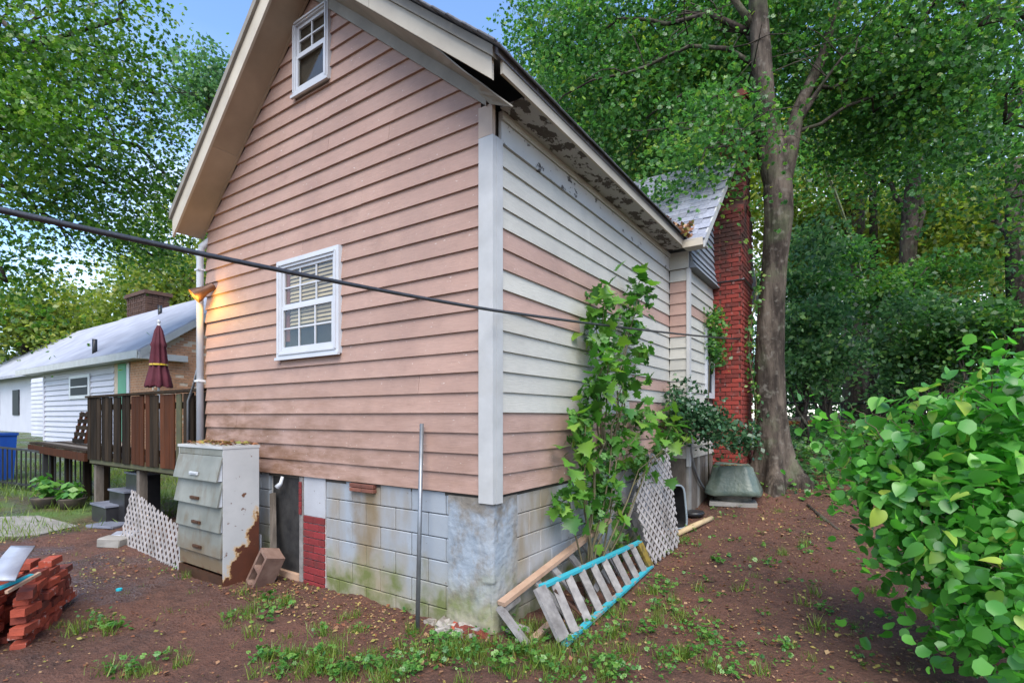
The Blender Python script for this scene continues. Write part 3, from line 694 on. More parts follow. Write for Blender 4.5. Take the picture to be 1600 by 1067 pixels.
# --- wing: jog wall, side wall, shingled gable, roof, window
JX = .287; WE = 8.7
jw = box('jog_wall', 'interior', house, .005, JX - .035, LY + .004, LY + .12, 1.0, 4.2)
ww = box('wing_wall', 'interior', house, JX - .03, JX, LY + .03, WE, .9, 4.2)
wcols = 'cccccppccccpppppc'
for k in range(17):
    z0 = ZB + k * EXP
    if z0 > 3.93: break
    m1 = 'cream' if k < 11 or k > 15 else 'pink2'
    MB().hexa([(.032, LY - .028, z0), (JX - .005, LY - .028, z0), (JX - .005, LY + .003, z0), (.032, LY + .003, z0), (.032, LY - .008, z0 + EXP + .01), (JX - .005, LY - .008, z0 + EXP + .01), (JX - .005, LY + .002, z0 + EXP + .01), (.032, LY + .002, z0 + EXP + .01)]).build('siding_board', m1, jw)
    m2 = 'pink2' if k in (2, 3, 13) else 'cream'
    segs = [(LY + .06, 6.095)]
    if 1.95 < z0 + .1 < 3.2: segs = [(LY + .06, 5.50)]
    for (a, b_) in segs:
        MB().hexa([(JX + .001, a, z0), (JX + .028, a, z0), (JX + .028, b_, z0), (JX + .001, b_, z0), (JX + .001, a, z0 + EXP + .01), (JX + .008, a, z0 + EXP + .01), (JX + .008, b_, z0 + EXP + .01), (JX + .001, b_, z0 + EXP + .01)]).build('siding_board', m2, ww)
box('frieze_board', 'cream', house, .0345, JX + .03, LY - .05, LY - .029, 3.955, 4.203)
mb = MB(); mb.box(JX - .004, JX + .042, LY - .036, LY + .06, 1.0, 3.95); mb.build('corner_board', 'trim', house)
# wing window
wz0, wz1, wy0, wy1 = 2.05, 3.2, 5.50, 6.05
mb = MB(); mb.box(JX + .001, JX + .055, wy0, wy0 + .08, wz0, wz1); mb.box(JX + .001, JX + .055, wy1 - .08, wy1, wz0, wz1); mb.box(JX + .001, JX + .054, wy0 + .08, wy1 - .08, wz0, wz0 + .09); mb.box(JX + .001, JX + .054, wy0 + .08, wy1 - .08, wz1 - .08, wz1); mb.box(JX + .001, JX + .05, wy0 + .08, wy1 - .08, 2.6, 2.65)
ww2 = mb.build('window', 'vinyl', house); MB().box(JX + .012, JX + .02, wy0 + .08, wy1 - .08, wz0 + .09, 2.599).build('pane', 'glass', ww2); MB().box(JX + .012, JX + .02, wy0 + .08, wy1 - .08, 2.651, wz1 - .08).build('pane', 'glass', ww2)
# skirt boards of the wing
for i in range(9): MB().box(JX - .02, JX + .012, LY + .02 + i * .17, LY + .185 + i * .17, .2, 1.11).build('skirt_board', 'oldwood' if i % 3 else 'conc', house)
box('skirt_board', 'oldwood', house, .02, JX - .021, LY - .012, LY + .01, .2, 1.11)
# wing gable: shingle courses flaring out at the foot
WP = 6.6; WS = .91; wz = lambda y: 4.27 + WS * ((y - 4.22) if y < WP else (2 * WP - 4.22 - y))
for k in range(22):
    z0 = 3.96 + k * .112
    lo = 4.30 + (z0 - 4.20) / WS; lo = max(lo, LY + .0); hi = 2 * WP - lo
    if hi - lo < .1: break
    fl = .10 * math.exp(-k * .55)
    for (a, b_) in ((lo, min(6.098, hi)), (7.16, hi)):
        if b_ - a > .05:
            lp = JX + .02 + fl; tp = JX + .006 + fl * .55
            MB().hexa([(JX, a, z0), (lp + .014, a, z0), (lp + .014, b_, z0), (JX, b_, z0), (JX, a, z0 + .12), (tp, a, z0 + .12), (tp, b_, z0 + .12), (JX, b_, z0 + .12)]).build('shingle_course', 'shake', house)
# wing roof slopes, rake board, eave
WX = .60
mb = MB(); y0_, y1_ = 4.20, WP
mb.hexa([(-5, y0_, wz(y0_) - .05), (WX, y0_, wz(y0_) - .05), (WX, y1_, wz(y1_) - .05), (-5, y1_, wz(y1_) - .05), (-5, y0_, wz(y0_)), (WX, y0_, wz(y0_)), (WX, y1_, wz(y1_)), (-5, y1_, wz(y1_))])
wr = mb.build('wing_roof', 'shingle2', house)
mb = MB(); ya, yb = WP + .001, 2 * WP - 4.2
mb.hexa([(-5, ya, wz(ya) - .05), (WX, ya, wz(ya) - .05), (WX, yb, wz(yb) - .05), (-5, yb, wz(yb) - .05), (-5, ya, wz(ya)), (WX, ya, wz(ya)), (WX, yb, wz(yb)), (-5, yb, wz(yb))]).build('wing_roof', 'shingle2', house)
s2 = MB().cbox(.295, .19, .014, .003).mesh('shingle'); s2.materials.append(M['shingle2'])
for c in range(18):
    for i in range(9):
        y = 4.24 + c * .128; x = WX - .12 - i * .30 - (.15 if c % 2 else 0)
        inst('shingle', s2, TRS((x, y, wz(y) + .010 + .004 * random.random()), (math.atan(WS) - .04, 0, random.uniform(-.012, .012))), wr)
mb = MB(); 
mb.hexa([(WX, 4.19, wz(4.19) - .12), (WX + .025, 4.19, wz(4.19) - .12), (WX + .025, WP, wz(WP) - .12), (WX, WP, wz(WP) - .12), (WX, 4.19, wz(4.19) + .01), (WX + .025, 4.19, wz(4.19) + .01), (WX + .025, WP, wz(WP) + .01), (WX, WP, wz(WP) + .01)])
mb.build('wing_rake_board', 'trim', house)
box('wing_eave_fascia', 'cornice', house, EV + .023, WX - .001, 4.165, 4.187, 4.155, 4.262)
MB().hexa([(.30, 4.19, 4.185), (WX - .001, 4.19, 4.17), (WX - .001, LY - .052, 4.19), (.30, LY - .052, 4.19), (.30, 4.19, 4.197), (WX - .001, 4.19, 4.182), (WX - .001, LY - .052, 4.202), (.30, LY - .052, 4.202)]).build('wing_soffit', 'cream', house)
# leaf debris lying in the roof valley
N = 260; P = np.stack([RNG.uniform(-.5, .42, N), RNG.uniform(3.75, 4.6, N), np.zeros(N)], 1)
P[:, 2] = np.maximum([rtop(x) for x in P[:, 0]], [wz(y) for y in P[:, 1]]) + RNG.uniform(.02, .09, N)
o = leaves('valley_debris', P, RNG.normal(size=(N, 3)) + np.array([0, 0, 1]), .10, 'litter'); tag(o, 'dead brown leaves piled in the valley between the two roofs', 'leaf debris', kind='stuff')
# --- chimney
chm = MB(); chm.box(JX - .02, .755, 6.115, 7.135, 0, 5.30); chm.box(.36, .755, 6.40, 6.90, 5.30, 7.35); M['chimmortar'] = simple('stained_red_mortar', (.17, .075, .055), (.07, .034, .026), 9, .9, .5); ch = chm.build('chimney', 'chimmortar', house)
bm_ = MB().cbox(.205, .03, .066, .005).mesh('brick'); bm_.materials.append(M['chimbrick']); bms = MB().cbox(.03, .205, .066, .005).mesh('brick'); bms.materials.append(M['chimbrick'])
z = .38; r = 0; extra = MB()
while z < 5.28:
    off = 0 if r % 2 else .1
    for x in ([.40, .615] if r % 2 else [.345, .515, .69]):
        sc = (1, 1, 1) if r % 2 else (.55 if x in (.345,) else .78, 1, 1)
        inst('brick', bm_, TRS((x, 6.11, z), (random.uniform(-.02, .02), 0, random.uniform(-.02, .02)), sc), ch)
    for i in range(5):
        y = 6.20 + i * .214 + (0 if r % 2 else .1)
        if y < 7.08: extra.cbox(.03, .205, .066, .005, TRS((.76, y, z)))
    z += .076; r += 1
z = 5.34
while z < 7.33:
    off = 0 if r % 2 else .06
    for x in (.44 + off, .65 + off * .4): extra.cbox(.19, .03, .066, .005, TRS((x, 6.395, z)))
    for y in (6.5 + off, 6.72 + off): extra.cbox(.03, .19, .066, .005, TRS((.76, y, z)))
    z += .076; r += 1
e_ = extra.build('small_bricks', 'chimbrick', ch); e_['kind'] = 'stuff'
mb = MB(); mb.hexa([(JX, 6.10, 5.26), (.775, 6.10, 5.26), (.775, 7.14, 5.26), (JX, 7.14, 5.26), (.34, 6.36, 5.46), (.775, 6.36, 5.46), (.775, 6.92, 5.46), (.34, 6.92, 5.46)]); mb.build('chimney_shoulder', 'chimbrick', ch)
mb = MB(); mb.box(.33, .80, 6.36, 6.94, 7.33, 7.45); mb.build('chimney_cap', 'chimbrick', ch)
MB().tube([(JX + .02, 6.09, 4.06), (.77, 6.085, 4.06), (.80, 6.09, 4.07), (.80, 7.1, 4.07)], .012, 6).build('strap_cable', 'cable', ch)
# --- downspout and left wall of the house
box('outer_wall', 'pink', house, LX, LX + .10, .121, 7, 1.08, 4.11)
mb = MB(); mb.tube([(-4.50, .02, 4.02), (-4.56, -.06, 3.92), (-4.585, -.075, 3.82), (-4.585, -.075, 1.30)], .042, 12); dsp = mb.build('downspout', 'white_metal', house, True)
for zc in (3.62, 2.2): MB().box(-4.632, -4.538, -.122, -.03, zc - .012, zc + .012).build('strap', 'white_metal', dsp)
# ================================================================== THINGS ON THE HOUSE
lx = thing('floodlight', (-4.56, -.12, 3.22), 'lit outdoor floodlight with brown shade at the left corner of the pink wall', 'lamp')
c0 = on(333, 447, 1, -.05); c1 = on(303, 463, 1, -.24)
c0 = Vector(c0); c1 = Vector(c1); d = (c1 - c0)
mb = MB(); mb.tube([c0, c0 + d * .25, c0 + d * .45, c0 + d * .8, c1], [.045, .05, .055, .085, .095], 14, False); mb.tube([c0 - d * .05, c0], [.03, .045], 12); mb.build('lamp_shade', 'brown_shade', lx, True)
bl = c0 + d * .55 + Vector((.02, -.05, -.05))
mb = MB(); mb.tube([bl + Vector((0, 0, .05)), bl + Vector((0, 0, .03)), bl, bl - Vector((0, 0, .03)), bl - Vector((0, 0, .04))], [.015, .03, .038, .028, .008], 12); mb.build('bulb', 'bulb', lx, True)
pl = bpy.data.lights.new('floodlight_glow', 'POINT'); pl.energy = 7; pl.color = (1, .58, .12); pl.shadow_soft_size = .04
po = bpy.data.objects.new('floodlight_glow', pl); link(po, lx, Matrix.Translation(bl + Vector((.03, -.05, -.06))))

# overhead service cable
A = dep(0, 328, 1.75); B = dep(1172, 531, 9.3); K = dep(772, 485, 3.86); pts = []
A2 = A + (A - K) * 1.6
def bez(P0, P1, P2, n): return [P0 * (1 - t) ** 2 + P1 * 2 * t * (1 - t) + P2 * t * t for t in np.linspace(0, 1, n)]
chain = [A2, A, K, B]
for i in range(3):
    P0, P1 = chain[i], chain[i + 1]
    for t in np.linspace(0, 1, 12, endpoint=False): pts.append(P0 + (P1 - P0) * t - np.array([0, 0, (.012, .018, .03)[i] * 4 * t * (1 - t)]))
pts.append(B)
tw = [[p + .0075 * np.array([math.cos(i * 2.1 + k * 2.094), 0, math.sin(i * 2.1 + k * 2.094)]) for i, p in enumerate(np.array(pts))] for k in range(1)]
cb = MB().tube(pts, .012, 8).build('overhead_cable', 'cable', None, True); tag(cb, 'black overhead service cable crossing in front of the pink wall', 'cable')

# rusted flipper-door cabinet
cx0, cx1, cy0, cy1, ch_ = -3.93, -2.965, -.60, -.22, 1.41; g0 = float(Z(-3.4, -.4)) - .02
cab = thing('rusty_cabinet', (-3.45, -.4, g0), 'tall white metal file cabinet with a rusted base below the downspout', 'cabinet')
mb = MB(); mb.box(cx1 - .012, cx1, cy0, cy1, g0, ch_); mb.build('side_panel', 'cab', cab)
mb = MB(); mb.box(cx0, cx0 + .012, cy0, cy1, g0, ch_); mb.build('side_panel', 'cab', cab)
box('back_panel', 'cab', cab, cx0 + .013, cx1 - .013, cy1 - .012, cy1, g0, ch_); box('top', 'cab', cab, cx0 - .005, cx1 + .005, cy0 - .012, cy1 + .005, ch_ + .001, ch_ + .03)
box('top_rail', 'drawer', cab, cx0 + .013, cx1 - .013, cy0, cy0 + .015, 1.34, ch_)
dz = .262
for i in range(4):
    zt = 1.335 - i * dz; zb_ = zt - dz + .008; sw_ = (.05, .042, .022, .010)[i]
    mb = MB(); mb.hexa([(cx0 + .008, cy0 - sw_ - .016, zb_), (cx1 - .008, cy0 - sw_ - .016, zb_), (cx1 - .008, cy0 - sw_, zb_), (cx0 + .008, cy0 - sw_, zb_), (cx0 + .008, cy0 - .006, zt), (cx1 - .008, cy0 - .006, zt), (cx1 - .008, cy0 + .008, zt), (cx0 + .008, cy0 + .008, zt)])
    dw = mb.build('drawer_front', 'drawer', cab); zz = zb_ + .055; yy = cy0 - sw_ * .8 - .018
    mb = MB(); mb.box(-3.53, -3.36, yy - .016, yy, zz - .006, zz + .026); mb.box(-3.51, -3.38, yy - .026, yy - .016, zz + .010, zz + .022); mb.build('handle', 'white_metal' if i == 0 else 'brown_shade', dw)
    mb = MB(); mb.add([(cx1 - .02, cy0 - sw_, zb_), (cx1 - .02, cy0, zb_), (cx1 - .02, cy0, zt), (cx1 - .024, cy0 - sw_, zb_), (cx1 - .024, cy0, zb_), (cx1 - .024, cy0, zt)], [(0, 1, 2), (5, 4, 3), (0, 3, 4, 1), (1, 4, 5, 2), (2, 5, 3, 0)]); mb.build('door_cheek', 'white_metal', dw)
box('bottom_panel', 'drawer', cab, cx0 + .013, cx1 - .013, cy0 + .004, cy0 + .016, .13, .292); box('base', 'brown_shade', cab, cx0 + .005, cx1 - .013, cy0 - .005, cy0 + .012, g0, .105)
N = 120; P = np.stack([RNG.uniform(cx0 + .05, cx1 - .03, N), RNG.uniform(cy0, cy1, N), np.full(N, ch_ + .037) + RNG.uniform(0, .022, N)], 1)
tag(leaves('cabinet_top_leaves', P, RNG.normal(size=(N, 3)) * .3 + np.array([0, 0, 1]), .07, 'litter'), 'dead leaves lying on top of the rusty cabinet', 'leaf debris', kind='stuff')

# leaning cinder block
def cmu(name, wm, label, mat='cmu'):
    mb = MB(); L_, H_, W_ = .40, .20, .19; t = .033
    mb.box(-L_ / 2, L_ / 2, -W_ / 2, -W_ / 2 + t, -H_ / 2, H_ / 2); mb.box(-L_ / 2, L_ / 2, W_ / 2 - t, W_ / 2, -H_ / 2, H_ / 2)
    for x in (-L_ / 2, -t / 2, L_ / 2 - t): mb.box(x + .0005, x + t - .0005, -W_ / 2 + t, W_ / 2 - t, -H_ / 2 + .0007, H_ / 2 - .0007)
    return tag(mb.build(name, mat, None, wm=wm), label, 'cinder block')
p = gp(408, 915)
cmu('cinder_block', TRS((p[0] - .02, p[1] + .06, p[2] + .155), (R(62), R(-62), R(20))), 'brown cinder block tipped against the rusty cabinet')
# timber leaning by the crawl space door, small white frame
a = on(428, 870, 1, -.14); b_ = on(426, 770, 1, -.05); a[2] = Z(a[0], a[1])
tag(MB().bar(a, b_, .075, .03, (0, 1, 0)).build('leaning_board', 'oldwood'), 'short grey board leaning beside the dark crawl space door', 'board')
p = on(402, 868, 1, -.10)
mb = MB(); mb.box(p[0] - .10, p[0] + .06, -.10, -.085, Z(p[0], -.1), .42); tag(mb.build('white_scrap', 'vinyl'), 'narrow white scrap of trim standing between cabinet and wall', 'scrap')
# galvanised pole
a = gp(652, 985); b_ = on(659, 662, 1, -.075)
tag(MB().tube([a - np.array([0, 0, .05]), b_], .0185, 12).build('metal_pole', 'galv', None, True), 'thin galvanised pole leaning against the pink gable wall', 'pole')

# lattice panels
def lattice(name, O_, U, Vv, nu, nv, label, clip, w_=.036, t=.008, sp=.125):
    O_ = Vector(O_); U = Vector(U); Vv = Vector(Vv); n_ = U.cross(Vv).normalized(); t_ = thing(name, O_, label, 'lattice')
    LU, LV = U.length, Vv.length; u, v = U.normalized(), Vv.normalized()
    for lay, sg in ((0, 1), (1, -1)):
        k = -LV if sg > 0 else 0; c = -LV
        while c < LU + LV:
            pts = []
            for s_ in np.linspace(0, LV, 60):
                x = c + sg * s_ if sg > 0 else c + LV - s_
                if 0 <= x <= LU and clip(x / LU, s_ / LV): pts.append((x, s_))
            if len(pts) > 2:
                A_ = O_ + u * pts[0][0] + v * pts[0][1] + n_ * (lay * t); B_ = O_ + u * pts[-1][0] + v * pts[-1][1] + n_ * (lay * t)
                MB().bar(A_, B_, w_, t * .9, n_).build('slat', 'lattice', t_)
            c += sp
    return t_
p0 = gp(187, 848); p1 = gp(288, 893); q0 = Vector(dep(206, 764, 7.25)); 
lattice('garden_lattice', p0, Vector(p1) - Vector(p0), q0 - Vector(p0), 0, 0, 'white diagonal lattice panel leaning on the deck beside the cabinet', lambda u, v: v < 1 - .45 * u)
p0 = on(978, 835, 0, .42); p1 = on(1062, 838, 0, .55); p0[2] = Z(p0[0], p0[1]); p1[2] = Z(p1[0], p1[1]); q0 = Vector(on(965, 715, 0, .10))
lattice('lattice_scrap', p0, Vector(p1) - Vector(p0), q0 - Vector(p0), 0, 0, 'broken white lattice scrap leaning on the side wall behind the ladder', lambda u, v: (u > .30 + .25 * math.sin(v * 9) * .2) and v < .95)
p = Vector(on(985, 800, 0, .16)); 
tag(MB().bar(gp(1008, 852), on(970, 770, 0, .05), .12, .025, (1, 0, 0)).build('grey_plank', 'greywood'), 'grey plank leaning under the white lattice scrap', 'plank')
tag(MB().cbox(.36, .5, .05, .01, jit=.012).build('speckled_slab', 'conc', None, wm=TRS(on(988, 790, 0, .14), (R(8), R(-72), R(10)))), 'speckled grey slab propped behind the lattice scrap', 'slab')

# black tub on its side, pan, log
p = gp(1052, 826); tub = thing('plastic_tub', p, 'black plastic tub with grey rim standing on edge by the wall', 'tub')
def ring(mb, c, ux, uz, a, b_, r_, n=28):
    P = []
    for k in range(n):
        t = 2 * math.pi * k / n; cx_ = math.copysign(abs(math.cos(t)) ** .35, math.cos(t)); sz_ = math.copysign(abs(math.sin(t)) ** .35, math.sin(t)); P.append(Vector(c) + ux * (a * cx_) + uz * (b_ * sz_))
    return P
ux = Vector((.62, .75, 0)).normalized(); fwv = Vector((.75, -.62, .12)).normalized(); uz = Vector((-.1, .05, 1)).normalized()
c = Vector(p) + Vector((0, 0, .30)); R1 = ring(None, c, ux, uz, .20, .30, 0); R2 = ring(None, c - fwv * .20, ux, uz, .15, .25, 0); n = len(R1)
R3 = ring(None, c, ux, uz, .18, .28, 0); R4 = ring(None, c - fwv * .185, ux, uz, .135, .235, 0)
mb = MB(); mb.add(R1 + R2 + R3 + R4, [(i, (i + 1) % n, n + (i + 1) % n, n + i) for i in range(n)] + [tuple(range(n, 2 * n))] + [(2 * n + (i + 1) % n, 2 * n + i, 3 * n + i, 3 * n + (i + 1) % n) for i in range(n)] + [tuple(range(4 * n - 1, 3 * n - 1, -1))]); mb.build('shell', 'black', tub, False)
MB().tube(R1 + [R1[0]], .016, 8, False).build('rim', 'greyplastic', tub, True)
p = gp(1083, 806); mb = MB(); N = 16
mb.tube([Vector(p) + Vector((0, 0, h_)) for h_ in (0, .012, .05, .075, .08)], [.10, .145, .165, .155, .10], N); tag(mb.build('upturned_pan', 'black', None, True), 'shiny black pan upside down beside the tub', 'pan')
a = gp(1058, 838) + np.array([0, 0, .035]); b_ = gp(1112, 813) + np.array([0, 0, .035])
tag(MB().tube([a, (a + b_) / 2 + np.array([0, 0, .006]), b_], [.036, .04, .034], 10).build('pale_log', 'logwood', None, True), 'pale barkless log on the ground in front of the tub', 'log')

# condenser unit under a tarp
p = gp(1145, 790); p[2] = float(Z(p[0], p[1])); ac = thing('covered_condenser', p, 'air conditioner under a green tarp on a slab beside the tree', 'air conditioner')
aux = Vector((.8287, .5597, 0)) ; 
from mathutils import Euler
Rz = Matrix.Translation(Vector(p)) @ Matrix.Rotation(R(12), 4, 'Z') @ Matrix.Scale(.86, 4)
MB().cbox(.80, .80, .09, .01, jit=.006).build('slab', 'conc', ac, wm=Rz @ Matrix.Translation((0, .32, .03)))
mb = MB(); mb.tube([(0, .32, .07), (0, .32, .26)], .33, 24); mb.build('condenser_base', 'acunit', ac, True, wm=Rz)
for i in range(7): 
    mb = MB(); mb.tube([(0, .32, .10 + i * .024), (0, .32, .107 + i * .024)], .336, 24); mb.build('grille_ring', 'acunit', ac, wm=Rz)
V = []; Fc = []; n = 32; lv = [(.19, .47), (.22, .50), (.30, .47), (.45, .41), (.60, .36), (.70, .33), (.73, .30), (.68, .25), (.66, .12)]
for (z_, r_) in lv:
    for k in range(n):
        t = 2 * math.pi * k / n; e = .45; cx_ = math.copysign(abs(math.cos(t)) ** e, math.cos(t)); sy_ = math.copysign(abs(math.sin(t)) ** e, math.sin(t))
        wv = .02 * math.sin(5 * t + z_ * 4) + .012 * math.sin(9 * t) + .05 * MN.noise(Vector((3 * cx_, 3 * sy_, z_ * 5))); V.append(((r_ + wv) * cx_, .32 + (r_ + wv) * sy_ , z_ + .012 * math.sin(4 * t)))
for i in range(len(lv) - 1):
    for k in range(n): Fc.append((i * n + k, i * n + (k + 1) % n, (i + 1) * n + (k + 1) % n, (i + 1) * n + k))
Fc.append(tuple((len(lv) - 1) * n + k for k in range(n)))
MB().add(V, Fc).build('tarp', 'tarp', ac, True, wm=Rz)
N = 90; t = RNG.uniform(0, 6.28, N); rr = RNG.uniform(0, .24, N); P = np.stack([rr * np.cos(t), .32 + rr * np.sin(t), RNG.uniform(.67, .71, N)], 1); P = np.array([list(Rz @ Vector(q)) for q in P])
tag(leaves('tarp_leaves', P, RNG.normal(size=(N, 3)) * .4 + np.array([0, 0, 1]), .07, 'litter'), 'dead leaves pooled on top of the green tarp', 'leaf debris', kind='stuff')
h0 = on(1078, 690, 0, JX + .04); h3 = Rz @ Vector((-.34, .3, .2)); h1 = Vector(h0) + Vector((.03, -.05, -.35)); h2 = h3 + Vector((-.15, -.12, -.05)); pts = []
for t in np.linspace(0, 1, 16): pts.append(Vector(h0) * (1 - t) ** 3 + h1 * 3 * t * (1 - t) ** 2 + h2 * 3 * t * t * (1 - t) + h3 * t ** 3)
MB().tube(pts, .02, 8).build('conduit', 'galv', ac, True)

# stepladder lying on its side
B0 = gp(882, 1012); B1 = gp(1018, 887); A0 = Vector(dep(846, 916, 4.12)); A1 = Vector(dep(1000, 846, 5.72))
B0 = Vector(B0) + Vector((0, 0, .03)); B1 = Vector(B1) + Vector((0, 0, .03))
lad = thing('stepladder', (B0 + B1) / 2 - Vector((0, 0, .03)), 'old wooden stepladder with teal rails lying on its side by the wall', 'ladder')
bar('rail', 'teal', lad, A0, A1, .055, .026); bar('rail', 'teal', lad, B0, B1, .055, .026)
nrm = (A1 - A0).cross(A0 - B0).normalized()
dirr = (A1 - A0).normalized()
for i in range(8):
    t = .09 + i * .113; a = A0 + (A1 - A0) * t; b_ = B0 + (B1 - B0) * t
    bar('step', 'greywood', lad, a.lerp(b_, .04), a.lerp(b_, .97), .072, .024, nrm * .85 - dirr * .55)
dirr = (A1 - A0).normalized(); bt = B0 + dirr * .02
MB().hexa([A0 - dirr * .12, A0 + dirr * .02, bt + dirr * .02 + Vector((0, 0, .04)), bt - dirr * .12 + Vector((0, 0, .04)), A0 - dirr * .12 + nrm * .03, A0 + dirr * .02 + nrm * .03, bt + dirr * .02 + nrm * .03 + Vector((0, 0, .04)), bt - dirr * .12 + nrm * .03 + Vector((0, 0, .04))]).build('top_cap', 'greywood', lad)
MB().hexa([A1 - dirr * .13, A1, B1, B1 - dirr * .13, A1 - dirr * .13 + nrm * .03, A1 + nrm * .03, B1 + nrm * .03, B1 - dirr * .13 + nrm * .03]).build('foot_board', 'yellow', lad)
bar('foot_edge', 'yellow', lad, A1 + dirr * .012, B1 + dirr * .012, .05, .025, nrm)
a = A0.lerp(B0, .15) + dirr * .15; bar('brace', 'brown_shade', lad, a, B0.lerp(A0, .25) + dirr * .36, .025, .008, nrm)
# loose back frame of bare pine and grey legs
P0 = Vector(dep(783, 943, 4.1)); P1 = Vector(on(951, 812, 0, .20)); fr = thing('ladder_back_frame', gp(825, 1008), 'bare pine rail with grey cross slats leaning between ladder and wall', 'ladder frame')
bar('rail', 'newwood', fr, P0, P1, .075, .035); d = (P1 - P0).normalized()
bar('end_block', 'greywood', fr, P0 - Vector((0, 0, .055)) + d * .0, P0 - Vector((0, 0, .055)) + d * .22, .06, .045)
bar('leg', 'greywood', fr, P0 + Vector((0, 0, -.02)) - d * .02, Vector(gp(826, 1010)) + Vector((0, 0, 0)), .075, .035, (1, 0, 0))
Q0 = Vector(gp(838, 1000)); Q1 = Vector(gp(985, 880))
for t in (.26, .40, .56, .70, .84):
    a = P0.lerp(P1, t) - Vector((0, 0, .03)); b_ = Q0.lerp(Q1, t); b_.z = float(Z(b_.x, b_.y)) + .01
    bar('slat', 'greywood', fr, a, b_, .09, .022, (1, .4, 0))
tag(MB().bar(gp(833, 1005) + np.array([0, 0, .03]), gp(868, 975) + np.array([0, 0, .05]), .06, .03).build('broken_lath', 'newwood'), 'short broken pink lath on the ground under the ladder top', 'lath')

# ================================================================== BRICK PILE
bk = MB().cbox(.203, .095, .06, .004, jit=.0025).mesh('brick'); bk.materials.append(M['pilebrick'])
base = gp(40, 1000); pu = Vector((.80, .60, 0)).normalized(); k = 0
pc = Vector(gp(28, 985)); Zp = float(Z(pc.x, pc.y))
ax_ = Vector((math.cos(R(150)), math.sin(R(150)), 0)); ay_ = Vector((-ax_.y, ax_.x, 0))
for lay in range(8):
    nxl, nyl = (5, 3) if lay < 6 else (4, 2)
    for i in range(nxl):
        for j in range(nyl):
            if lay == 7 and random.random() < .45: continue
            if lay % 2 == 0: dx, dy, rz = (i - 2) * .21, (j - 1) * .205 + .05, 0
            else: dx, dy, rz = (i - 2) * .21, (j - 1) * .20 + .05, R(90) * 0 + R(8)
            ps = pc + ax_ * (dx + (.09 if lay % 2 else 0) + random.uniform(-.02, .02)) + ay_ * (dy + random.uniform(-.03, .03))
            ps.z = Zp + .030 + lay * .064 + random.uniform(-.003, .003)
            o = inst('loose_brick', bk, TRS(ps, (random.uniform(-.03, .03), random.uniform(-.03, .03), R(150) + random.uniform(-.22, .22) + (R(90) if (i + lay) % 4 == 0 and False else 0))))
            tag(o, 'loose red brick in the stacked pile at the left edge', 'brick', 'bricks in the pile')
top = pc + Vector((0, 0, .53)); top.z = Zp + .535
p = Vector(dep(22, 880, 3.75)); 
mb = MB(); V = []; n = 10
for i in range(n + 1):
    t = i / n; c_ = Vector(dep(36 - 34 * t, 852 + 62 * t, 4.25 - .55 * t)) + Vector((0, 0, .05 * math.sin(math.pi * t * .7)))
    V += [c_ - Vector(RT) * .10, c_ + Vector(RT) * .10, c_ + Vector(RT) * .10 + Vector((0, 0, -.012)), c_ - Vector(RT) * .10 + Vector((0, 0, -.012))]
Fc = [(0, 1, 2, 3), (4 * n + 3, 4 * n + 2, 4 * n + 1, 4 * n)]
for i in range(n):
    a = 4 * i
    for q in range(4): Fc.append((a + q, a + 4 + q, a + 4 + (q + 1) % 4, a + (q + 1) % 4))
tag(mb.add(V, Fc).build('curved_sheet', 'slate', None, True), 'curved grey sheet lying over the top of the brick pile', 'sheet')
tag(MB().bar(dep(-10, 922, 3.7), dep(50, 898, 3.95), .035, .02).build('cyan_strip', 'cyan'), 'bright cyan strip on the brick pile', 'strip')
tag(MB().bar(dep(10, 925, 3.7), dep(62, 895, 4.0), .022, .022).build('thin_stick', 'newwood'), 'thin tan stick across the brick pile', 'stick')
p = gp(186, 922); tag(MB().tube([p + np.array([0, 0, .0]), p + np.array([0, 0, .02])], .028, 10).build('bottle_cap', 'cyan'), 'small teal cap lying on the bare red dirt', 'cap')

# ================================================================== DECK
DY = .05
dk = thing('wooden_deck', (-6.7, 1.2, 0), 'raised dark wooden deck with board railing left of the pink house', 'deck')
box('floor_frame', 'deckdark', dk, -8.83, -4.62, DY + .03, 3.2, .90, 1.04)
for i in range(21): box('floor_board', 'deckdark', dk, -8.83, -4.62, DY + .04 + i * .15, DY + .185 + i * .15, 1.042, 1.07)
box('rim_joist', 'deckmoss', dk, -8.80, -5.3, DY - .01, DY + .025, .93, 1.05)
x = -8.83; i = 0
while x < -4.68:
    wd = .136; f = (x + 8.83) / 4.15
    mt = 'deckdark' if f < .42 or .60 < f < .66 else ('deckmoss' if .80 < f < .84 else 'deckred')
    if f > .84: mt = 'deckdark'
    gap = i in (3, 6, 8, 10, 13, 16, 19, 20, 22, 24, 25)
    MB().cbox(wd, .022, 1.06 + random.uniform(-.01, .02), .003).build('railing_board', mt, dk, wm=TRS((x + wd / 2, DY - .022 + random.uniform(-.003, .003), 1.53), (0, random.uniform(-.006, .006), 0)))
    x += wd + (.075 if gap else .009); i += 1
bar('top_rail', 'deckdark', dk, (-8.86, DY, 2.085), (-4.66, DY, 2.10), .12, .036)
bar('rail', 'deckdark', dk, (-8.83, DY + .02, 1.90), (-4.66, DY + .02, 1.90), .04, .09); bar('rail', 'deckdark', dk, (-8.83, DY + .02, 1.2), (-4.66, DY + .02, 1.2), .04, .09)
for xx, yy in ((-8.74, .1), (-6.95, .1), (-5.35, .12), (-8.7, 3.1), (-6.9, 3.1)): box('post', 'oldwood' if xx < -6 else 'deckdark', dk, xx - .055, xx + .055, yy, yy + .11, float(Z(xx, yy)) - .1, 2.04 if yy < 1 and xx > -6 else .899)
st = thing('garden_steps', gp(170, 800), 'dark wooden steps with pale treads under the deck', 'steps')
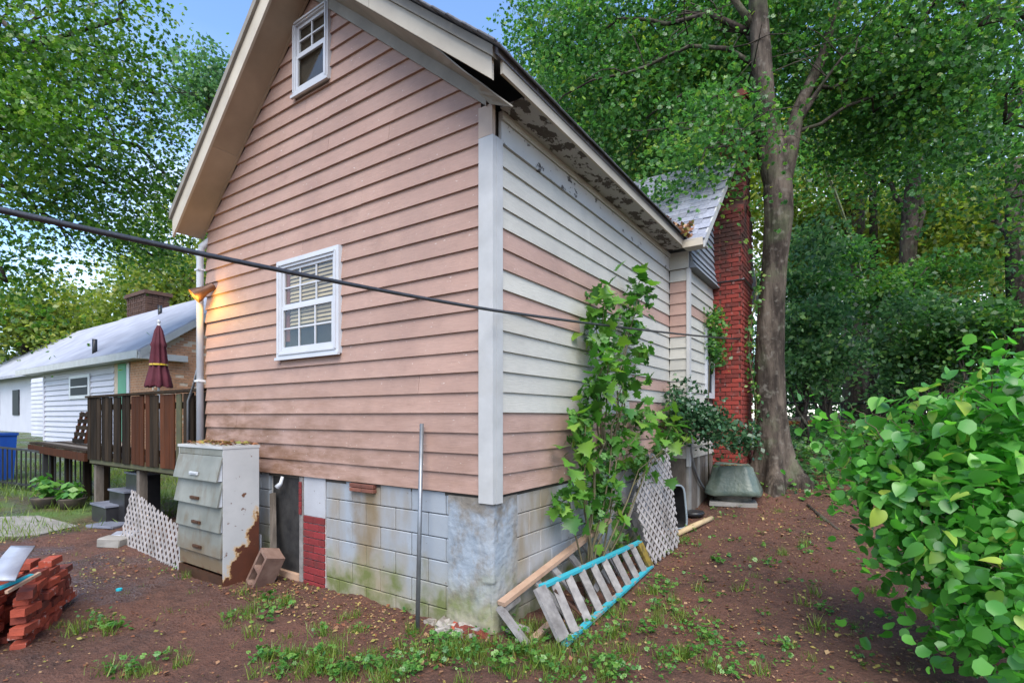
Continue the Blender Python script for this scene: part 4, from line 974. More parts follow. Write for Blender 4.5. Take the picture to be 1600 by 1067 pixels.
for (px, py, wpx) in ((222, 737, 60), (196, 764, 62), (168, 786, 60)):
    p = dep(px, py, 8.6); MB().box(p[0] - .33, p[0] + .33, p[1] - .14, p[1] + .16, p[2] - .03, p[2]).build('tread', 'bluetarp', st); MB().box(p[0] - .31, p[0] + .31, p[1] - .12, p[1] + .15, float(Z(p[0], p[1])) - .02, p[2] - .031).build('riser', 'black', st)
# greenish lattice under the deck
lattice('deck_skirt_lattice', (-5.5, .55, .0), (1.0, 0, 0), (0, 0, .95), 0, 0, 'dark lattice skirt under the deck behind the leaning panel', lambda u, v: True, .03, .008, .11)
hz = [Vector(gp(178, 808)) + Vector((.22 * math.cos(t), .14 * math.sin(t), .02 + .004 * t)) for t in np.linspace(0, 17, 60)]
tag(MB().tube(hz, .011, 6).build('coiled_hose', 'hose', None, True), 'yellow garden hose coiled under the deck', 'hose')
p = gp(178, 852); tag(MB().cbox(.34, .2, .12, .015, jit=.01).build('concrete_footing', 'conc', None, wm=TRS((p[0], p[1], p[2] + .05), (0, 0, .5))), 'broken concrete chunk at the left foot of the lattice panel', 'concrete')
p = gp(195, 838); tag(MB().cbox(.30, .24, .05, .012, jit=.01).build('flat_stone', 'slate', None, wm=TRS((p[0], p[1], p[2] + .03), (.08, 0, .9))), 'flat dark stone beside the lattice panel', 'stone')
p = gp(170, 822); tag(MB().cbox(.5, .34, .05, .01, jit=.01).build('paving_slab', 'bluetarp', None, wm=TRS((p[0], p[1], p[2] + .02), (0, 0, .4))), 'pale paving slab below the yellow hose', 'slab')
# closed umbrella on the deck
um = thing('patio_umbrella', (-8.5, 1.0, 1.07), 'closed maroon patio umbrella standing on the wooden deck', 'umbrella')
MB().tube([(-8.5, 1, 1.07), (-8.5, 1, 3.52)], .022, 10).build('pole', 'white_metal', um, True)
V = []; Fc = []; n = 40; lv = [(3.46, .02), (3.35, .06), (3.15, .095), (3.08, .115), (3.04, .10), (2.75, .125), (2.68, .12), (2.5, .155), (2.33, .19), (2.30, .18)]
for (z_, r_) in lv:
    for k in range(n): t = 2 * math.pi * k / n; q = r_ * (1 + .22 * math.cos(8 * t + z_)); V.append((-8.5 + q * math.cos(t), 1 + q * math.sin(t), z_ + (.02 * math.cos(8 * t) if z_ < 2.35 else 0)))
for i in range(len(lv) - 1):
    for k in range(n): Fc.append((i * n + k, (i + 1) * n + k, (i + 1) * n + (k + 1) % n, i * n + (k + 1) % n))
MB().add(V, Fc).build('canopy', 'maroon', um, True); MB().tube([(-8.5, 1, 2.70), (-8.5, 1, 2.73)], .148, 20).build('tie', 'hose', um); MB().tube([(-8.5, 1, 3.47), (-8.5, 1, 3.53), (-8.5, 1, 3.56)], [.02, .035, .01], 10).build('finial', 'vinyl', um)
MB().tube([(-8.5, 1, 1.071), (-8.5, 1, 1.13)], [.25, .2], 20).build('base', 'black', um)
# wire from the downspout to the deck
tag(MB().tube([(-4.63, -.07, 2.42), (-4.9, DY - .06, 2.16), (-5.05, DY - .06, 1.95), (-5.06, DY - .06, 1.0)], .016, 8).build('drain_pipe', 'galv', None, True), 'thin grey pipe bending down over the deck railing', 'pipe')
# ramp, pallet and bin left of the deck
rp_ = thing('wooden_platform', gp(80, 760), 'rough wooden platform on legs beyond the left end of the deck', 'platform')
for i in range(5): bar('plank', 'oldwood' if i % 2 else 'deckdark', rp_, (-12.2, .1 + i * .17, 1.18), (-8.9, .1 + i * .17, 1.12), .16, .04)
bar('beam', 'deckred', rp_, (-12.2, .02, 1.08), (-8.9, .02, 1.02), .05, .14)
for xx in (-12.0, -11.0, -10.0, -9.1): box('leg', 'deckdark', rp_, xx - .05, xx + .05, .3, .4, float(Z(xx, .3)) - .05, 1.10)
pa = thing('wooden_pallet', (-10.95, .45, 1.18), 'small wooden pallet standing on the platform by the white neighbour house', 'pallet')
for i in range(5): bar('slat', 'deckdark', pa, (-11.3, .50 + i * .03, 1.24 + i * .135), (-10.65, .50 + i * .03, 1.24 + i * .135), .085, .02, (0, 1, 0))
for xx in (-11.28, -10.97, -10.67): bar('runner', 'deckred', pa, (xx, .52, 1.19), (xx, .66, 1.84), .05, .05)
bn = thing('blue_bin', (-13.7, -.2, float(Z(-13.7, -.2))), 'blue plastic bin with a grey lid at the far left edge', 'bin')
z0 = float(Z(-13.7, -.2))
MB().hexa([(-13.95, -.4, z0), (-13.5, -.4, z0), (-13.5, .05, z0), (-13.95, .05, z0), (-14.0, -.45, z0 + 1.0), (-13.45, -.45, z0 + 1.0), (-13.45, .1, z0 + 1.0), (-14.0, .1, z0 + 1.0)]).build('body', 'bluebin', bn)
box('lid', 'bluebin', bn, -14.02, -13.42, -.48, .12, z0 + 1.001, z0 + 1.06)
# black yard fence
fn = thing('black_fence', (-11.8, 0, float(Z(-11.8, 0))), 'low black metal fence across the grass on the left', 'fence')
fa = np.array([-14.5, -.9]); fb = np.array([-9.6, .55])
for i in range(36):
    p = fa + (fb - fa) * i / 35; z_ = float(Z(p[0], p[1])); big = i % 12 == 11 or i == 0
    MB().box(p[0] - (.04 if big else .012), p[0] + (.04 if big else .012), p[1] - (.04 if big else .012), p[1] + (.04 if big else .012), z_ - .05, z_ + (.98 if big else .86)).build('post' if big else 'picket', 'blackmetal', fn)
for h_ in (.12, .84): bar('rail', 'blackmetal', fn, (*fa, float(Z(*fa)) + h_), (*fb, float(Z(*fb)) + h_), .03, .04)
for (px, py, lb) in ((72, 792, 'left'), (112, 793, 'right')):
    p = gp(px, py); t_ = thing('potted_hosta', p, 'leafy green plant in a low dark pot, %s of the two by the fence' % ('left one' if lb == 'left' else 'right one'), 'plant', 'pots by the fence')
    MB().tube([p, p + np.array([0, 0, .16]), p + np.array([0, 0, .18])], [.17, .22, .23], 16).build('pot', 'clay', t_, True)
    N = 70; th_ = RNG.uniform(0, 6.28, N); hh = RNG.uniform(.2, .62, N) * (1 if lb == 'left' else .8); rr = RNG.uniform(.03, .22, N); P = p + np.stack([rr * np.cos(th_), rr * np.sin(th_), hh * (1 - rr)], 1)
    nn = np.stack([np.cos(th_) * .7, np.sin(th_) * .7, np.full(N, .8)], 1) + RNG.normal(size=(N, 3)) * .2
    lo = leaves('foliage', P, nn, RNG.uniform(.10, .20, N), 'weed', QLEAF, t_); lo['kind'] = 'stuff'
# concrete path
pp = [gp(-60, 842), gp(60, 836), gp(122, 822), gp(60, 806), gp(-60, 810)]; pp = [np.array([q[0], q[1], float(Z(q[0], q[1])) + .012]) for q in pp]; n = len(pp)
o = MB().add(pp + [q - np.array([0, 0, .08]) for q in pp], [tuple(range(n)), tuple(range(2 * n - 1, n - 1, -1))] + [(i, i + n, (i + 1) % n + n, (i + 1) % n) for i in range(n)]).build('path', 'conc'); o['kind'] = 'structure'

# ================================================================== NEIGHBOUR HOUSE
NY = 2.9; NXR = -13.635; NXM = -16.35; NXL = -23.0
nb = thing('neighbour_house', (-18, 5.5, .6), 'neighbouring house with white siding, tan brick gable and pale roof', 'house')
mb = MB(); prof = [(NY, 0), (8.9, 0), (8.9, 3.55), (5.9, 5.80), (NY, 3.55)]; n = 5
V = [(NXR - .02, y, z) for y, z in prof] + [(NXM, y, z) for y, z in prof]
mb.add(V, [tuple(range(n)), tuple(range(2 * n - 1, n - 1, -1))] + [(i, i + n, (i + 1) % n + n, (i + 1) % n) for i in range(n)]); nbw = mb.build('brick_wall', 'nmortar', nb)
ex = MB(); r = 0; z = .8; cnt = 0
while z < 5.7:
    y = NY + .02 + (.11 if r % 2 else 0)
    while y < 6.4:
        if z < 3.5 + .74 * (y - NY) and random.random() < .93: ex.box(NXR - .021, NXR - .004 + random.uniform(-.006, .012), y, y + .20, z, z + .062)
        y += .215
    x = NXM + .9 + (.11 if r % 2 else 0)
    while x < NXR - .2:
        if z < 3.45: ex.box(x, x + .2, NY - .012, NY + .001, z, z + .062)
        x += .215
    z += .076; r += 1
o = ex.build('bricks', 'nbrick', nbw); o['kind'] = 'stuff'
nw = box('white_wall', 'nwall', nb, NXL, NXM - .001, NY + .03, 8.8, .2, 3.52)
for k in range(16):
    z = .65 + k * .185
    for (a, b_) in (((NXL + .1, -20.1), (-18.3, NXM)) if 2.35 < z + .09 < 3.1 else ((NXL + .1, NXM),)):
        MB().hexa([(a, NY - .030, z), (b_, NY - .030, z), (b_, NY + .029, z), (a, NY + .029, z), (a, NY + .018, z + .19), (b_, NY + .018, z + .19), (b_, NY + .029, z + .19), (a, NY + .029, z + .19)]).build('siding_board', 'nwall', nw)
box('corner_board', 'nwall', nb, NXL - .05, NXL + .1, NY - .03, NY + .06, .2, 3.5)
box('green_base', 'green_trim', nb, NXL, NXM - .1, NY - .01, NY + .028, .0, .60)
wi = box('window', 'vinyl', nb, -20.15, -18.25, NY - .05, NY + .02, 2.33, 3.12); box('pane', 'glass', wi, -19.98, -18.42, NY - .06, NY - .051, 2.45, 3.02); box('sash_bar', 'vinyl', wi, -19.98, -18.42, NY - .07, NY - .061, 2.71, 2.75)
box('green_door', 'green_trim', nb, -15.95, -15.35, NY - .05, NY + .0, 1.0, 3.3); box('door_trim', 'vinyl', nb, -15.34, -15.15, NY - .045, NY + .0, 1.0, 3.3)
# further wing to the left, set back
w2 = box('wing_wall', 'nwall', nb, -28, NXL - .051, NY + .8, 8.5, .2, 3.3)
for k in range(14): MB().hexa([(-28, NY + .765, .8 + k * .185), (NXL - .06, NY + .765, .8 + k * .185), (NXL - .06, NY + .799, .8 + k * .185), (-28, NY + .799, .8 + k * .185), (-28, NY + .79, .99 + k * .185), (NXL - .06, NY + .79, .99 + k * .185), (NXL - .06, NY + .799, .99 + k * .185), (-28, NY + .799, .99 + k * .185)]).build('siding_board', 'nwall', w2)
def rslope(xa, xb, ya, za, yb, zb, t=.14):
    return MB().hexa([(xa, ya, za - t), (xb, ya, za - t), (xb, yb, zb - t), (xa, yb, zb - t), (xa, ya, za), (xb, ya, za), (xb, yb, zb), (xa, yb, zb)])
rslope(-24.6, NXR + .25, NY - .45, 3.52, 5.9, 6.04).build('roof', 'nroof', nb); rslope(-24.6, NXR + .25, 5.901, 6.04, 9.3, 3.45).build('roof_slope', 'nroof', nb)
box('eave_board', 'trim', nb, -24.6, NXR + .2, NY - .47, NY - .451, 3.30, 3.50); box('eave_soffit', 'trim', nb, -24.4, NXR + .2, NY - .45, NY - .015, 3.33, 3.37); box('gable_return', 'trim', nb, NXR + .0, NXR + .28, NY - .45, NY + .75, 3.28, 3.45)
rslope(NXR + .26, NXR + .30, NY - .4, 3.52, 5.9, 6.0, .2).build('rake_board', 'trim', nb)
M['sootbrick'] = brick_mat('dark_chimney_brick', (.10, .055, .04), (.06, .04, .032), .8)
nc = box('chimney', 'sootbrick', nb, -24.9, -22.9, 6.2, 7.1, 5.2, 7.0); box('cap', 'sootbrick', nc, -25.0, -22.8, 6.1, 7.2, 7.001, 7.15)
ex = MB(); z = 5.9; r = 0
while z < 6.95:
    for i in range(9): ex.box(-24.9 + i * .225 + (.1 if r % 2 else 0) * (i < 8), -24.9 + i * .225 + .19, 6.18 + random.uniform(-.015, .01), 6.201, z, z + .075)
    for i in range(4): ex.box(-22.901, -22.88 + random.uniform(-.01, .02), 6.22 + i * .22, 6.40 + i * .22, z, z + .075)
    z += .1; r += 1
o = ex.build('bricks', 'sootbrick', nc); o['kind'] = 'stuff'
for (px, py, Yv) in ((148, 545, 2.75), (250, 490, 5.2)):
    p = on(px, py, 1, Yv); MB().tube([p - np.array([0, 0, .3]), p + np.array([0, 0, .30])], .07, 10).build('vent_pipe', 'black', nb, True)
n2 = thing('neighbour_house', (-40, 4, 1), 'second pale house with a grey roof farther left behind leaves', 'house')
box('wall', 'nwall', n2, -48, -31, 5, 12, .3, 4.0); rslope(-48.5, -30.5, 4.4, 3.9, 8.5, 7.2).build('roof', 'nroof', n2); rslope(-48.5, -30.5, 8.501, 7.2, 12.6, 3.9).build('roof_slope', 'nroof', n2)
for x in (-45, -41, -37): box('window', 'glass', n2, x, x + 1.2, 4.95, 4.999, 1.8, 3.2)

# ================================================================== TREES
def tree(name, label, base, stem, radii, blobs, nleaf, size, mat, bk_='bark2', group=None, cl=.55, flat=.3, per=60, tpl=QLEAF, branches=None, hollow=.45, seg=9):
    b0 = np.array(base, float); t_ = thing(name, b0, label, 'tree', group)
    tr = MB(); pts = [b0 - np.array([0, 0, .15])] + [np.array(p) for p in stem]; tr.tube(pts, radii, seg); tr.build('trunk', bk_, t_, True)
    br = MB(); end = pts[-1]
    for (c, r) in (branches if branches is not None else blobs):
        c = np.array(c); a = pts[RNG.integers(max(1, len(pts) // 2), len(pts))]
        r0 = max(.03, radii[-1] * .6); P = limb(br, a, c, r0, r0 * .35)
        for _ in range(4):
            d_ = RNG.normal(size=3); d_ /= np.linalg.norm(d_); limb(br, P[RNG.integers(2, len(P))], c + d_ * np.array(r) * .85, r0 * .4, .008, 4, .1, 5)
    if br.v: br.build('branches', bk_, t_, True)
    crown('crown', blobs, nleaf, size, mat, t_, cl, flat, per, tpl, hollow); return t_
def blob(px, py, D, r, rz=None): return (dep(px, py, D), (r, r, rz or r * .8))
# main tree by the chimney
TB = np.array([1.28, 6.72]); tz = float(Z(*TB)); D0 = float((np.array([TB[0], TB[1], 0]) - CAM) @ FW)
mt_ = thing('maple_tree', (TB[0], TB[1], tz), 'big grey forked tree growing beside the red chimney', 'tree')
mb = MB(); NS = 26; prof = [(1209, 790, .62), (1209, 752, .48), (1208, 722, .35), (1207, 690, .29), (1203, 640, .25), (1202, 560, .225), (1205, 470, .205), (1210, 410, .195), (1217, 340, .225), (1216, 300, .235), (1216, 270, .21), (1216, 240, .155), (1217, 212, .08), (1217, 190, .02)]
V = []; Fc = []
for i, (px, py, r_) in enumerate(prof):
    c = dep(px, py, D0)
    for k in range(NS):
        t = 2 * math.pi * k / NS; fl = max(0, (r_ - .3)) * .9; q = r_ * (1 + .05 * math.sin(3 * t + i * .4) + .035 * math.sin(7 * t - i * .7)) + fl * math.cos(5 * t + .6); V.append(c + q * np.array([math.cos(t), math.sin(t), 0]))
for i in range(len(prof) - 1):
    for k in range(NS): Fc.append((i * NS + k, i * NS + (k + 1) % NS, (i + 1) * NS + (k + 1) % NS, (i + 1) * NS + k))
mb.add(V, Fc); mb.build('trunk', 'bark', mt_, True)
mb = MB()
st1 = [dep(1212, 330, D0), dep(1203, 250, D0), dep(1196, 195, D0 - .05), dep(1192, 130, D0 - .1), dep(1187, 50, D0 - .1), dep(1178, -80, D0), dep(1165, -300, D0 + .2)]; mb.tube(st1, [.10, .19, .18, .17, .155, .14, .10], 14)
st2 = [dep(1218, 330, D0), dep(1228, 252, D0), dep(1240, 200, D0 + .05), dep(1250, 165, D0 + .1), dep(1285, 90, D0 + .3), dep(1320, -40, D0 + .5)]; mb.tube(st2, [.10, .17, .135, .10, .085, .06], 12)
st3 = [dep(1192, 60, D0), dep(1165, 25, D0 - .1), dep(1140, -10, D0 - .2), dep(1100, -120, D0 - .2)]; mb.tube(st3, [.09, .06, .05, .03], 8)
mb.build('fork', 'bark', mt_, True)
br = MB()
for (a, b_, r0) in (((1195, 150, 0), (1010, 185, 1.2), .05), ((1195, 190, 0), (1000, 205, .6), .035), ((1190, 60, 0), (930, 60, 1.5), .06), ((1192, 110, 0), (880, 150, 1.2), .045), ((1250, 190, 0), (1420, 100, 1), .045), ((1248, 205, 0), (1440, 150, .3), .035), ((1245, 215, .1), (1340, 60, -.4), .04), ((1195, 100, 0), (1070, 20, .8), .05), ((1190, 200, -.05), (1090, 270, -.9), .03)):
    A_ = dep(a[0], a[1], D0 + a[2]); B_ = dep(b_[0], b_[1], D0 + b_[2]); P = limb(br, A_, B_, r0, r0 * .3, 6, .1)
    for _ in range(6): q = P[RNG.integers(1, len(P))]; limb(br, q, q + RNG.normal(size=3) * .6, r0 * .3, .006, 3, .1, 5)
br.build('branches', 'bark2', mt_, True)
mbl = [blob(905, 110, 11.2, 1.5), blob(860, 40, 11.8, .9, .8), blob(985, 40, 11.5, 1.8), blob(985, 215, 11.3, 1.25, 1.1), blob(1075, 130, 10.6, 1.5), blob(1100, 255, 8.5, .62, .55), blob(1045, 290, 8.6, .5, .42), blob(1135, 40, 11, 1.4), blob(1120, 190, 9.0, .8), blob(1165, 190, 8.6, .4), blob(1300, 60, 9.8, 1.2), blob(1230, -30, 10, 1.3), blob(1360, 170, 10.2, 1.1, .8)]
crown('crown', mbl, 62000, .08, 'leafB', mt_, .36, .35, 45, MLEAF)
# left near tree
lb = dep(-330, 700, 13); lb[2] = float(Z(lb[0], lb[1]))
def T(x, y, D): return dep(x, y, D)
tree('maple_tree', 'near maple with bright yellow-green leaves hanging into the upper left corner', lb, [T(-330, 500, 13), T(-310, 300, 12.5), T(-260, 100, 12), T(-200, -100, 12)], [.4, .33, .28, .24, .16],
     [blob(60, 60, 11, 2.0), blob(190, 30, 11.5, 1.15), blob(0, 200, 10, 1.7), blob(130, 190, 11.5, 1.6, 1.5), blob(250, 150, 12.5, 1.0), blob(60, 330, 11, 1.3, 1.1), blob(200, 310, 12.5, 1.4, 1.1), blob(285, 300, 13, .75, .9), blob(10, 440, 10.5, .85, .9), blob(-60, 100, 10.5, 1.8), blob(240, 400, 14, .8, .7)], 27000, .094, 'leafA', 'bark2', None, .42, .4, 45, MLEAF, hollow=.2)
# far left bright trees
for i, (px, py, D, r, n_, lbl) in enumerate(((235, 455, 40, 3.6, 9000, 'bright green tree behind the neighbour chimney'), (120, 505, 44, 3.4, 8000, 'yellow-green tree far behind the neighbour roof'), (300, 400, 36, 4.2, 9000, 'tall green tree behind the floodlight'), (40, 480, 34, 2.6, 7000, 'green tree over the second neighbour roof'), (185, 500, 52, 3.6, 6000, 'distant pale tree seen left of the neighbour chimney'), (325, 120, 38, 2.2, 4000, 'slim dark tree top left of the gable'))):
    c = dep(px, py, D); bz = float(Z(c[0], c[1]))
    tree('background_tree', lbl, (c[0], c[1], bz), [c - np.array([0, 0, (c[2] - bz) * .5]), c], [.35, .28, .15], [(c, (r, r, r * 1.0)), (c + np.array([r * .6, r * .4, -r * .5]), (r * .8, r * .8, r * .7)), (c + np.array([-r * .7, 0, -r * .6]), (r * .8, r * .8, r * .7))], n_, .34, 'leafC' if i == 5 else 'leafD', 'bark2', 'distant trees on the left', .7, .5, 40, hollow=.3)
# right-hand trees
def rtree(name, lbl, px, py, D, stem_px, rr, blobs, n_, size, mat, bk_, cl, per=50):
    g_ = dep(px, py, D); bz = float(Z(g_[0], g_[1])); tree(name, lbl, (g_[0], g_[1], bz), [dep(*q) for q in stem_px], rr, blobs, n_, size, mat, bk_, 'trees behind the yard', cl, .35, per, MLEAF if D < 12 else QLEAF)
rtree('maple_tree', 'tree at the right filling the upper right corner with leaves', 1720, 640, 10, [(1720, 400, 10), (1700, 150, 10), (1660, -60, 9.5)], [.34, .27, .22, .14], [blob(1400, 60, 9, 1.4), blob(1530, 40, 8.2, 1.3), blob(1570, 190, 8, 1.1, 1.0), blob(1470, 170, 9.5, 1.2, 1.0), blob(1610, 320, 8.5, .8, .6), blob(1380, 180, 10.5, 1.0), blob(1480, -10, 9, 1.2)], 17500, .085, 'leafB', 'bark2', .38)
rtree('woodland_tree', 'dark crooked trunk with a yellow patch in the woods on the right', 1422, 630, 15, [(1425, 520, 15), (1418, 420, 15), (1422, 330, 15), (1440, 180, 15)], [.32, .25, .22, .21, .14], [blob(1420, 200, 15.5, 2.2), blob(1330, 250, 16, 1.8, 1.2), blob(1530, 260, 15, 2.0, 1.3), blob(1480, 120, 16, 2.0)], 9000, .15, 'leafB', 'bark2', .5)
rtree('slender_tree', 'slender greenish trunk between the main tree and the dark crooked one', 1366, 630, 18, [(1366, 450, 18), (1364, 300, 18), (1362, 150, 18)], [.17, .14, .12, .09], [blob(1360, 120, 18, 2.3), blob(1270, 310, 19, 1.6, 1.4), blob(1300, 200, 19, 2.0)], 9000, .19, 'leafD', 'bark2', .5)
rtree('woodland_tree', 'thick grey trunk standing behind the chain-link fence', 1340, 640, 19, [(1338, 560, 19), (1336, 450, 19), (1335, 300, 19)], [.5, .42, .38, .3], [blob(1300, 380, 21, 2.2, 1.5), blob(1420, 370, 22, 2.6, 1.8)], 13000, .22, 'leafD', 'bark', .55)
rtree('woodland_tree', 'dark trunk standing in for a roof edge at the right edge of the view', 1596, 640, 12, [(1594, 500, 12), (1588, 380, 12), (1585, 250, 12)], [.3, .24, .2, .16], [blob(1560, 350, 14, 1.3, .9), blob(1500, 340, 17, 1.8, 1.2)], 11000, .18, 'leafD', 'bark2', .45)  # added trunk in place of the dark eave of another house
for i, (px, py, D, r, n_, mat, lbl) in enumerate(((1290, 330, 30, 4.5, 8000, 'leafD', 'bright distant tree just right of the forked trunk'), (1480, 330, 32, 5.0, 9000, 'leafD', 'sunlit distant tree behind the dark crooked trunk'), (1600, 300, 30, 5, 3500, 'leafB', 'distant tree low at the right edge'), (1390, 180, 36, 6, 3000, 'leafB', 'tall distant tree high between the right trunks'), (1010, 260, 22, 3.4, 14000, 'leafD', 'bright tree behind the house roof'), (900, 190, 25, 3.2, 11000, 'leafB', 'green tree behind the roof edge'), (1110, 150, 24, 3.8, 13000, 'leafB', 'tree behind the chimney top'), (1560, 120, 34, 6, 2500, 'leafB', 'tall distant tree in the upper right'), (1380, 470, 40, 6, 12000, 'leafC', 'dark distant tree low behind the fence'), (1540, 480, 38, 6, 12000, 'leafC', 'dark distant tree low at the right'), (1250, 480, 38, 5, 9000, 'leafC', 'dark distant tree low beside the forked trunk'))):
    c = dep(px, py, D); bz = float(Z(c[0], c[1])); tree('background_tree', lbl, (c[0], c[1], bz), [c - np.array([0, 0, (c[2] - bz) * .5]), c], [.35, .28, .14], [(c, (r, r, r * .9)), (c + np.array([r * .5, r * .4, -r * .6]), (r * .8, r * .8, r * .6)), (c + np.array([-r * .5, 0, -r * .6]), (r * .8, r * .8, r * .6))], n_, .30, mat, 'bark2', 'distant trees on the right', .7, .45, 40, hollow=.3)
# dark understory shrubs
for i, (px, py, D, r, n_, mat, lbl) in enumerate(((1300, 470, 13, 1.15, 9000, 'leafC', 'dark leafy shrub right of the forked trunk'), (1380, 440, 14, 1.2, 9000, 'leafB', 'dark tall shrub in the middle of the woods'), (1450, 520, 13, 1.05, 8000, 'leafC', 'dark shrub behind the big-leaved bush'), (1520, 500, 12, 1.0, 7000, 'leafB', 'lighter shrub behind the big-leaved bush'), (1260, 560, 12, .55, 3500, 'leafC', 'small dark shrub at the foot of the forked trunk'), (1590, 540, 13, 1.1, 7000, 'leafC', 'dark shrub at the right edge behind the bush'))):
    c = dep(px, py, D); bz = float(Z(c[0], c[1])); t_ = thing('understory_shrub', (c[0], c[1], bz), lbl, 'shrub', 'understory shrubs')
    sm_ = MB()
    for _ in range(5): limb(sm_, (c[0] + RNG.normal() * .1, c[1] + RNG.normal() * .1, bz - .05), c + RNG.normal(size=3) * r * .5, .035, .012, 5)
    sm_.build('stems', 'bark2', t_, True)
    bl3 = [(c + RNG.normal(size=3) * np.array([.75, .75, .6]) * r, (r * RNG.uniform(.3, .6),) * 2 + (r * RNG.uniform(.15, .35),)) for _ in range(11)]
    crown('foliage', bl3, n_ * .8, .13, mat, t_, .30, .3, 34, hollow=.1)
# vine-wrapped guy cable
gpts = [dep(x_, y_, D_) for x_, y_, D_ in ((1195, -40, 9.6), (1226, 50, 10.1), (1245, 120, 10.7), (1264, 190, 11.4), (1286, 250, 12.1), (1308, 310, 12.9), (1332, 375, 13.7), (1352, 450, 14.6))]
gc = thing('guy_cable', gpts[-1], 'pale vine-covered cable slanting down through the right-hand trees', 'cable')
gpe = gpts + [np.array([gpts[-1][0] + .45, gpts[-1][1] + .3, float(Z(gpts[-1][0] + .45, gpts[-1][1] + .3))])]
MB().tube(gpe, [.03, .035, .03, .04, .035, .035, .025, .02, .012], 7).build('cable', 'vinerope', gc, True)
gp_ = np.concatenate([np.linspace(gpts[i], gpts[i + 1], 60) for i in range(6)]) + RNG.normal(size=(360, 3)) * .035
lo = leaves('vine_leaves', gp_, RNG.normal(size=(360, 3)), .06, 'leafD', QLEAF, gc); lo['kind'] = 'stuff'

# chain-link fence behind the tree
cf = thing('chain_link_fence', dep(1320, 640, 14.5), 'rusty dark chain-link fence running behind the forked tree', 'fence')
fa, fb = dep(1215, 629, 14.5), dep(1640, 632, 13.5); MB().tube([fa, fb], .028, 8).build('top_rail', 'blackmetal', cf, True)
for i in range(5):
    p = fa + (fb - fa) * i / 4; MB().tube([(p[0], p[1], float(Z(p[0], p[1])) - .1), (p[0], p[1], p[2] + .03)], .032, 8).build('post', 'blackmetal', cf, True)
mb = MB(); Lf = np.linalg.norm(fb - fa); k = 0
while k * .16 < Lf:
    p = fa + (fb - fa) * (k * .16 / Lf); gz_ = float(Z(p[0], p[1]))
    for sg in (1, -1):
        e = p + (fb - fa) / Lf * sg * (p[2] - gz_) * .7; mb.tube([p, (e[0], e[1], gz_)], .004, 3, False)
    k += 1
o = mb.build('wire_mesh', 'blackmetal', cf); o['kind'] = 'stuff'

# ================================================================== PLANTS CLOSE BY
def leafmesh(name, outline, fold, mat, curl=.12):
    n = len(outline); V = [(x, y, fold * abs(y) - curl * x * x) for x, y in outline]; mid = [(x, 0, -curl * x * x) for x in (.15, .45, .75)]
    mb = MB(); k = len(V); V += mid; h = n // 2; Fc = []
    for i in range(n):
        x = (outline[i][0] + outline[(i + 1) % n][0]) / 2; m_ = k + (0 if x < .3 else 1 if x < .6 else 2); Fc.append((i, (i + 1) % n, m_))
    for i in range(n):
        x0 = (outline[i][0] + outline[(i + 1) % n][0]) / 2; x1 = (outline[(i + 1) % n][0] + outline[(i + 2) % n][0]) / 2
        m0 = 0 if x0 < .3 else 1 if x0 < .6 else 2; m1 = 0 if x1 < .3 else 1 if x1 < .6 else 2
        if m0 != m1: Fc.append(((i + 1) % n, k + m1, k + m0))
    m = mb.add(V, Fc).mesh(name); m.materials.append(M[mat]); m.shade_smooth(); return m
def sym(pts): return pts + [(x, -y) for x, y in reversed(pts) if abs(y) > 1e-6]
OV = sym([(0, 0), (-.05, .08), (-.06, .17), (-.02, .26), (.07, .34), (.20, .39), (.34, .395), (.48, .36), (.62, .295), (.75, .21), (.87, .11), (1, 0)])
MAP = sym([(0, 0), (-.02, .12), (.02, .34), (-.05, .55), (.22, .40), (.30, .62), (.42, .44), (.55, .66), (.56, .36), (.66, .22), (.80, .26), (.82, .13), (1, 0)])
def leaf_parts(parent, mesh, pts, dirs, sizes, name='leaf'):
    for p, d_, s_ in zip(pts, dirs, sizes):
        d_ = Vector(d_).normalized(); up = Vector((0, 0, 1)) + Vector(RNG.normal(size=3) * .45); r = up.cross(d_)
        if r.length < .1: r = Vector((1, 0, 0)).cross(d_)
        r.normalize(); u = d_.cross(r); m4 = Matrix((( d_.x, r.x, u.x, 0), (d_.y, r.y, u.y, 0), (d_.z, r.z, u.z, 0), (0, 0, 0, 1)))
        inst(name, mesh, Matrix.Translation(Vector(p)) @ m4 @ Matrix.Scale(float(s_), 4), parent)
# maple sapling against the side wall
mapm = leafmesh('leaf', MAP, .22, 'mapleobj', .18)
sb = on(915, 855, 0, .28); sb = np.array([.26, on(915, 855, 0, .26)[1], 0]); sb[2] = float(Z(sb[0], sb[1]))
sp = thing('maple_sapling', sb, 'young maple sapling with fresh green leaves growing up the side wall', 'sapling')
cl = [(945, 470, 24, 16), (998, 458, 24, 14), (932, 515, 26, 14), (985, 505, 28, 16), (950, 560, 32, 18), (1000, 548, 22, 10), (930, 600, 28, 18), (975, 590, 26, 12), (915, 660, 30, 18), (960, 670, 28, 16), (1005, 655, 30, 18), (1050, 665, 30, 18), (912, 710, 30, 18), (950, 740, 32, 18), (1000, 715, 30, 16), (1040, 700, 24, 12), (890, 785, 20, 14), (925, 790, 26, 14), (960, 790, 22, 10), (1075, 680, 20, 10)]
sm_ = MB(); P = []; Dr = []; prev = None
for (px, py, r_, n_) in cl:
    xo = .16 + (.25 if px > 1000 and py > 600 else 0) + RNG.uniform(0, .16); c = on(px, py, 0, xo)
    limb(sm_, sb if py > 640 else on(945 + (px - 945) * .3, 700, 0, .22), c, .012, .004, 5, .06, 5)
    for _ in range(n_):
        q = c + RNG.normal(size=3) * np.array([.07, .5 * r_ / 150 + .02, r_ / 165]); q[0] = max(q[0], .06); P.append(q); d_ = (q - c) + np.array([.10, -.05, -.03]) + RNG.normal(size=3) * .05; Dr.append(d_)
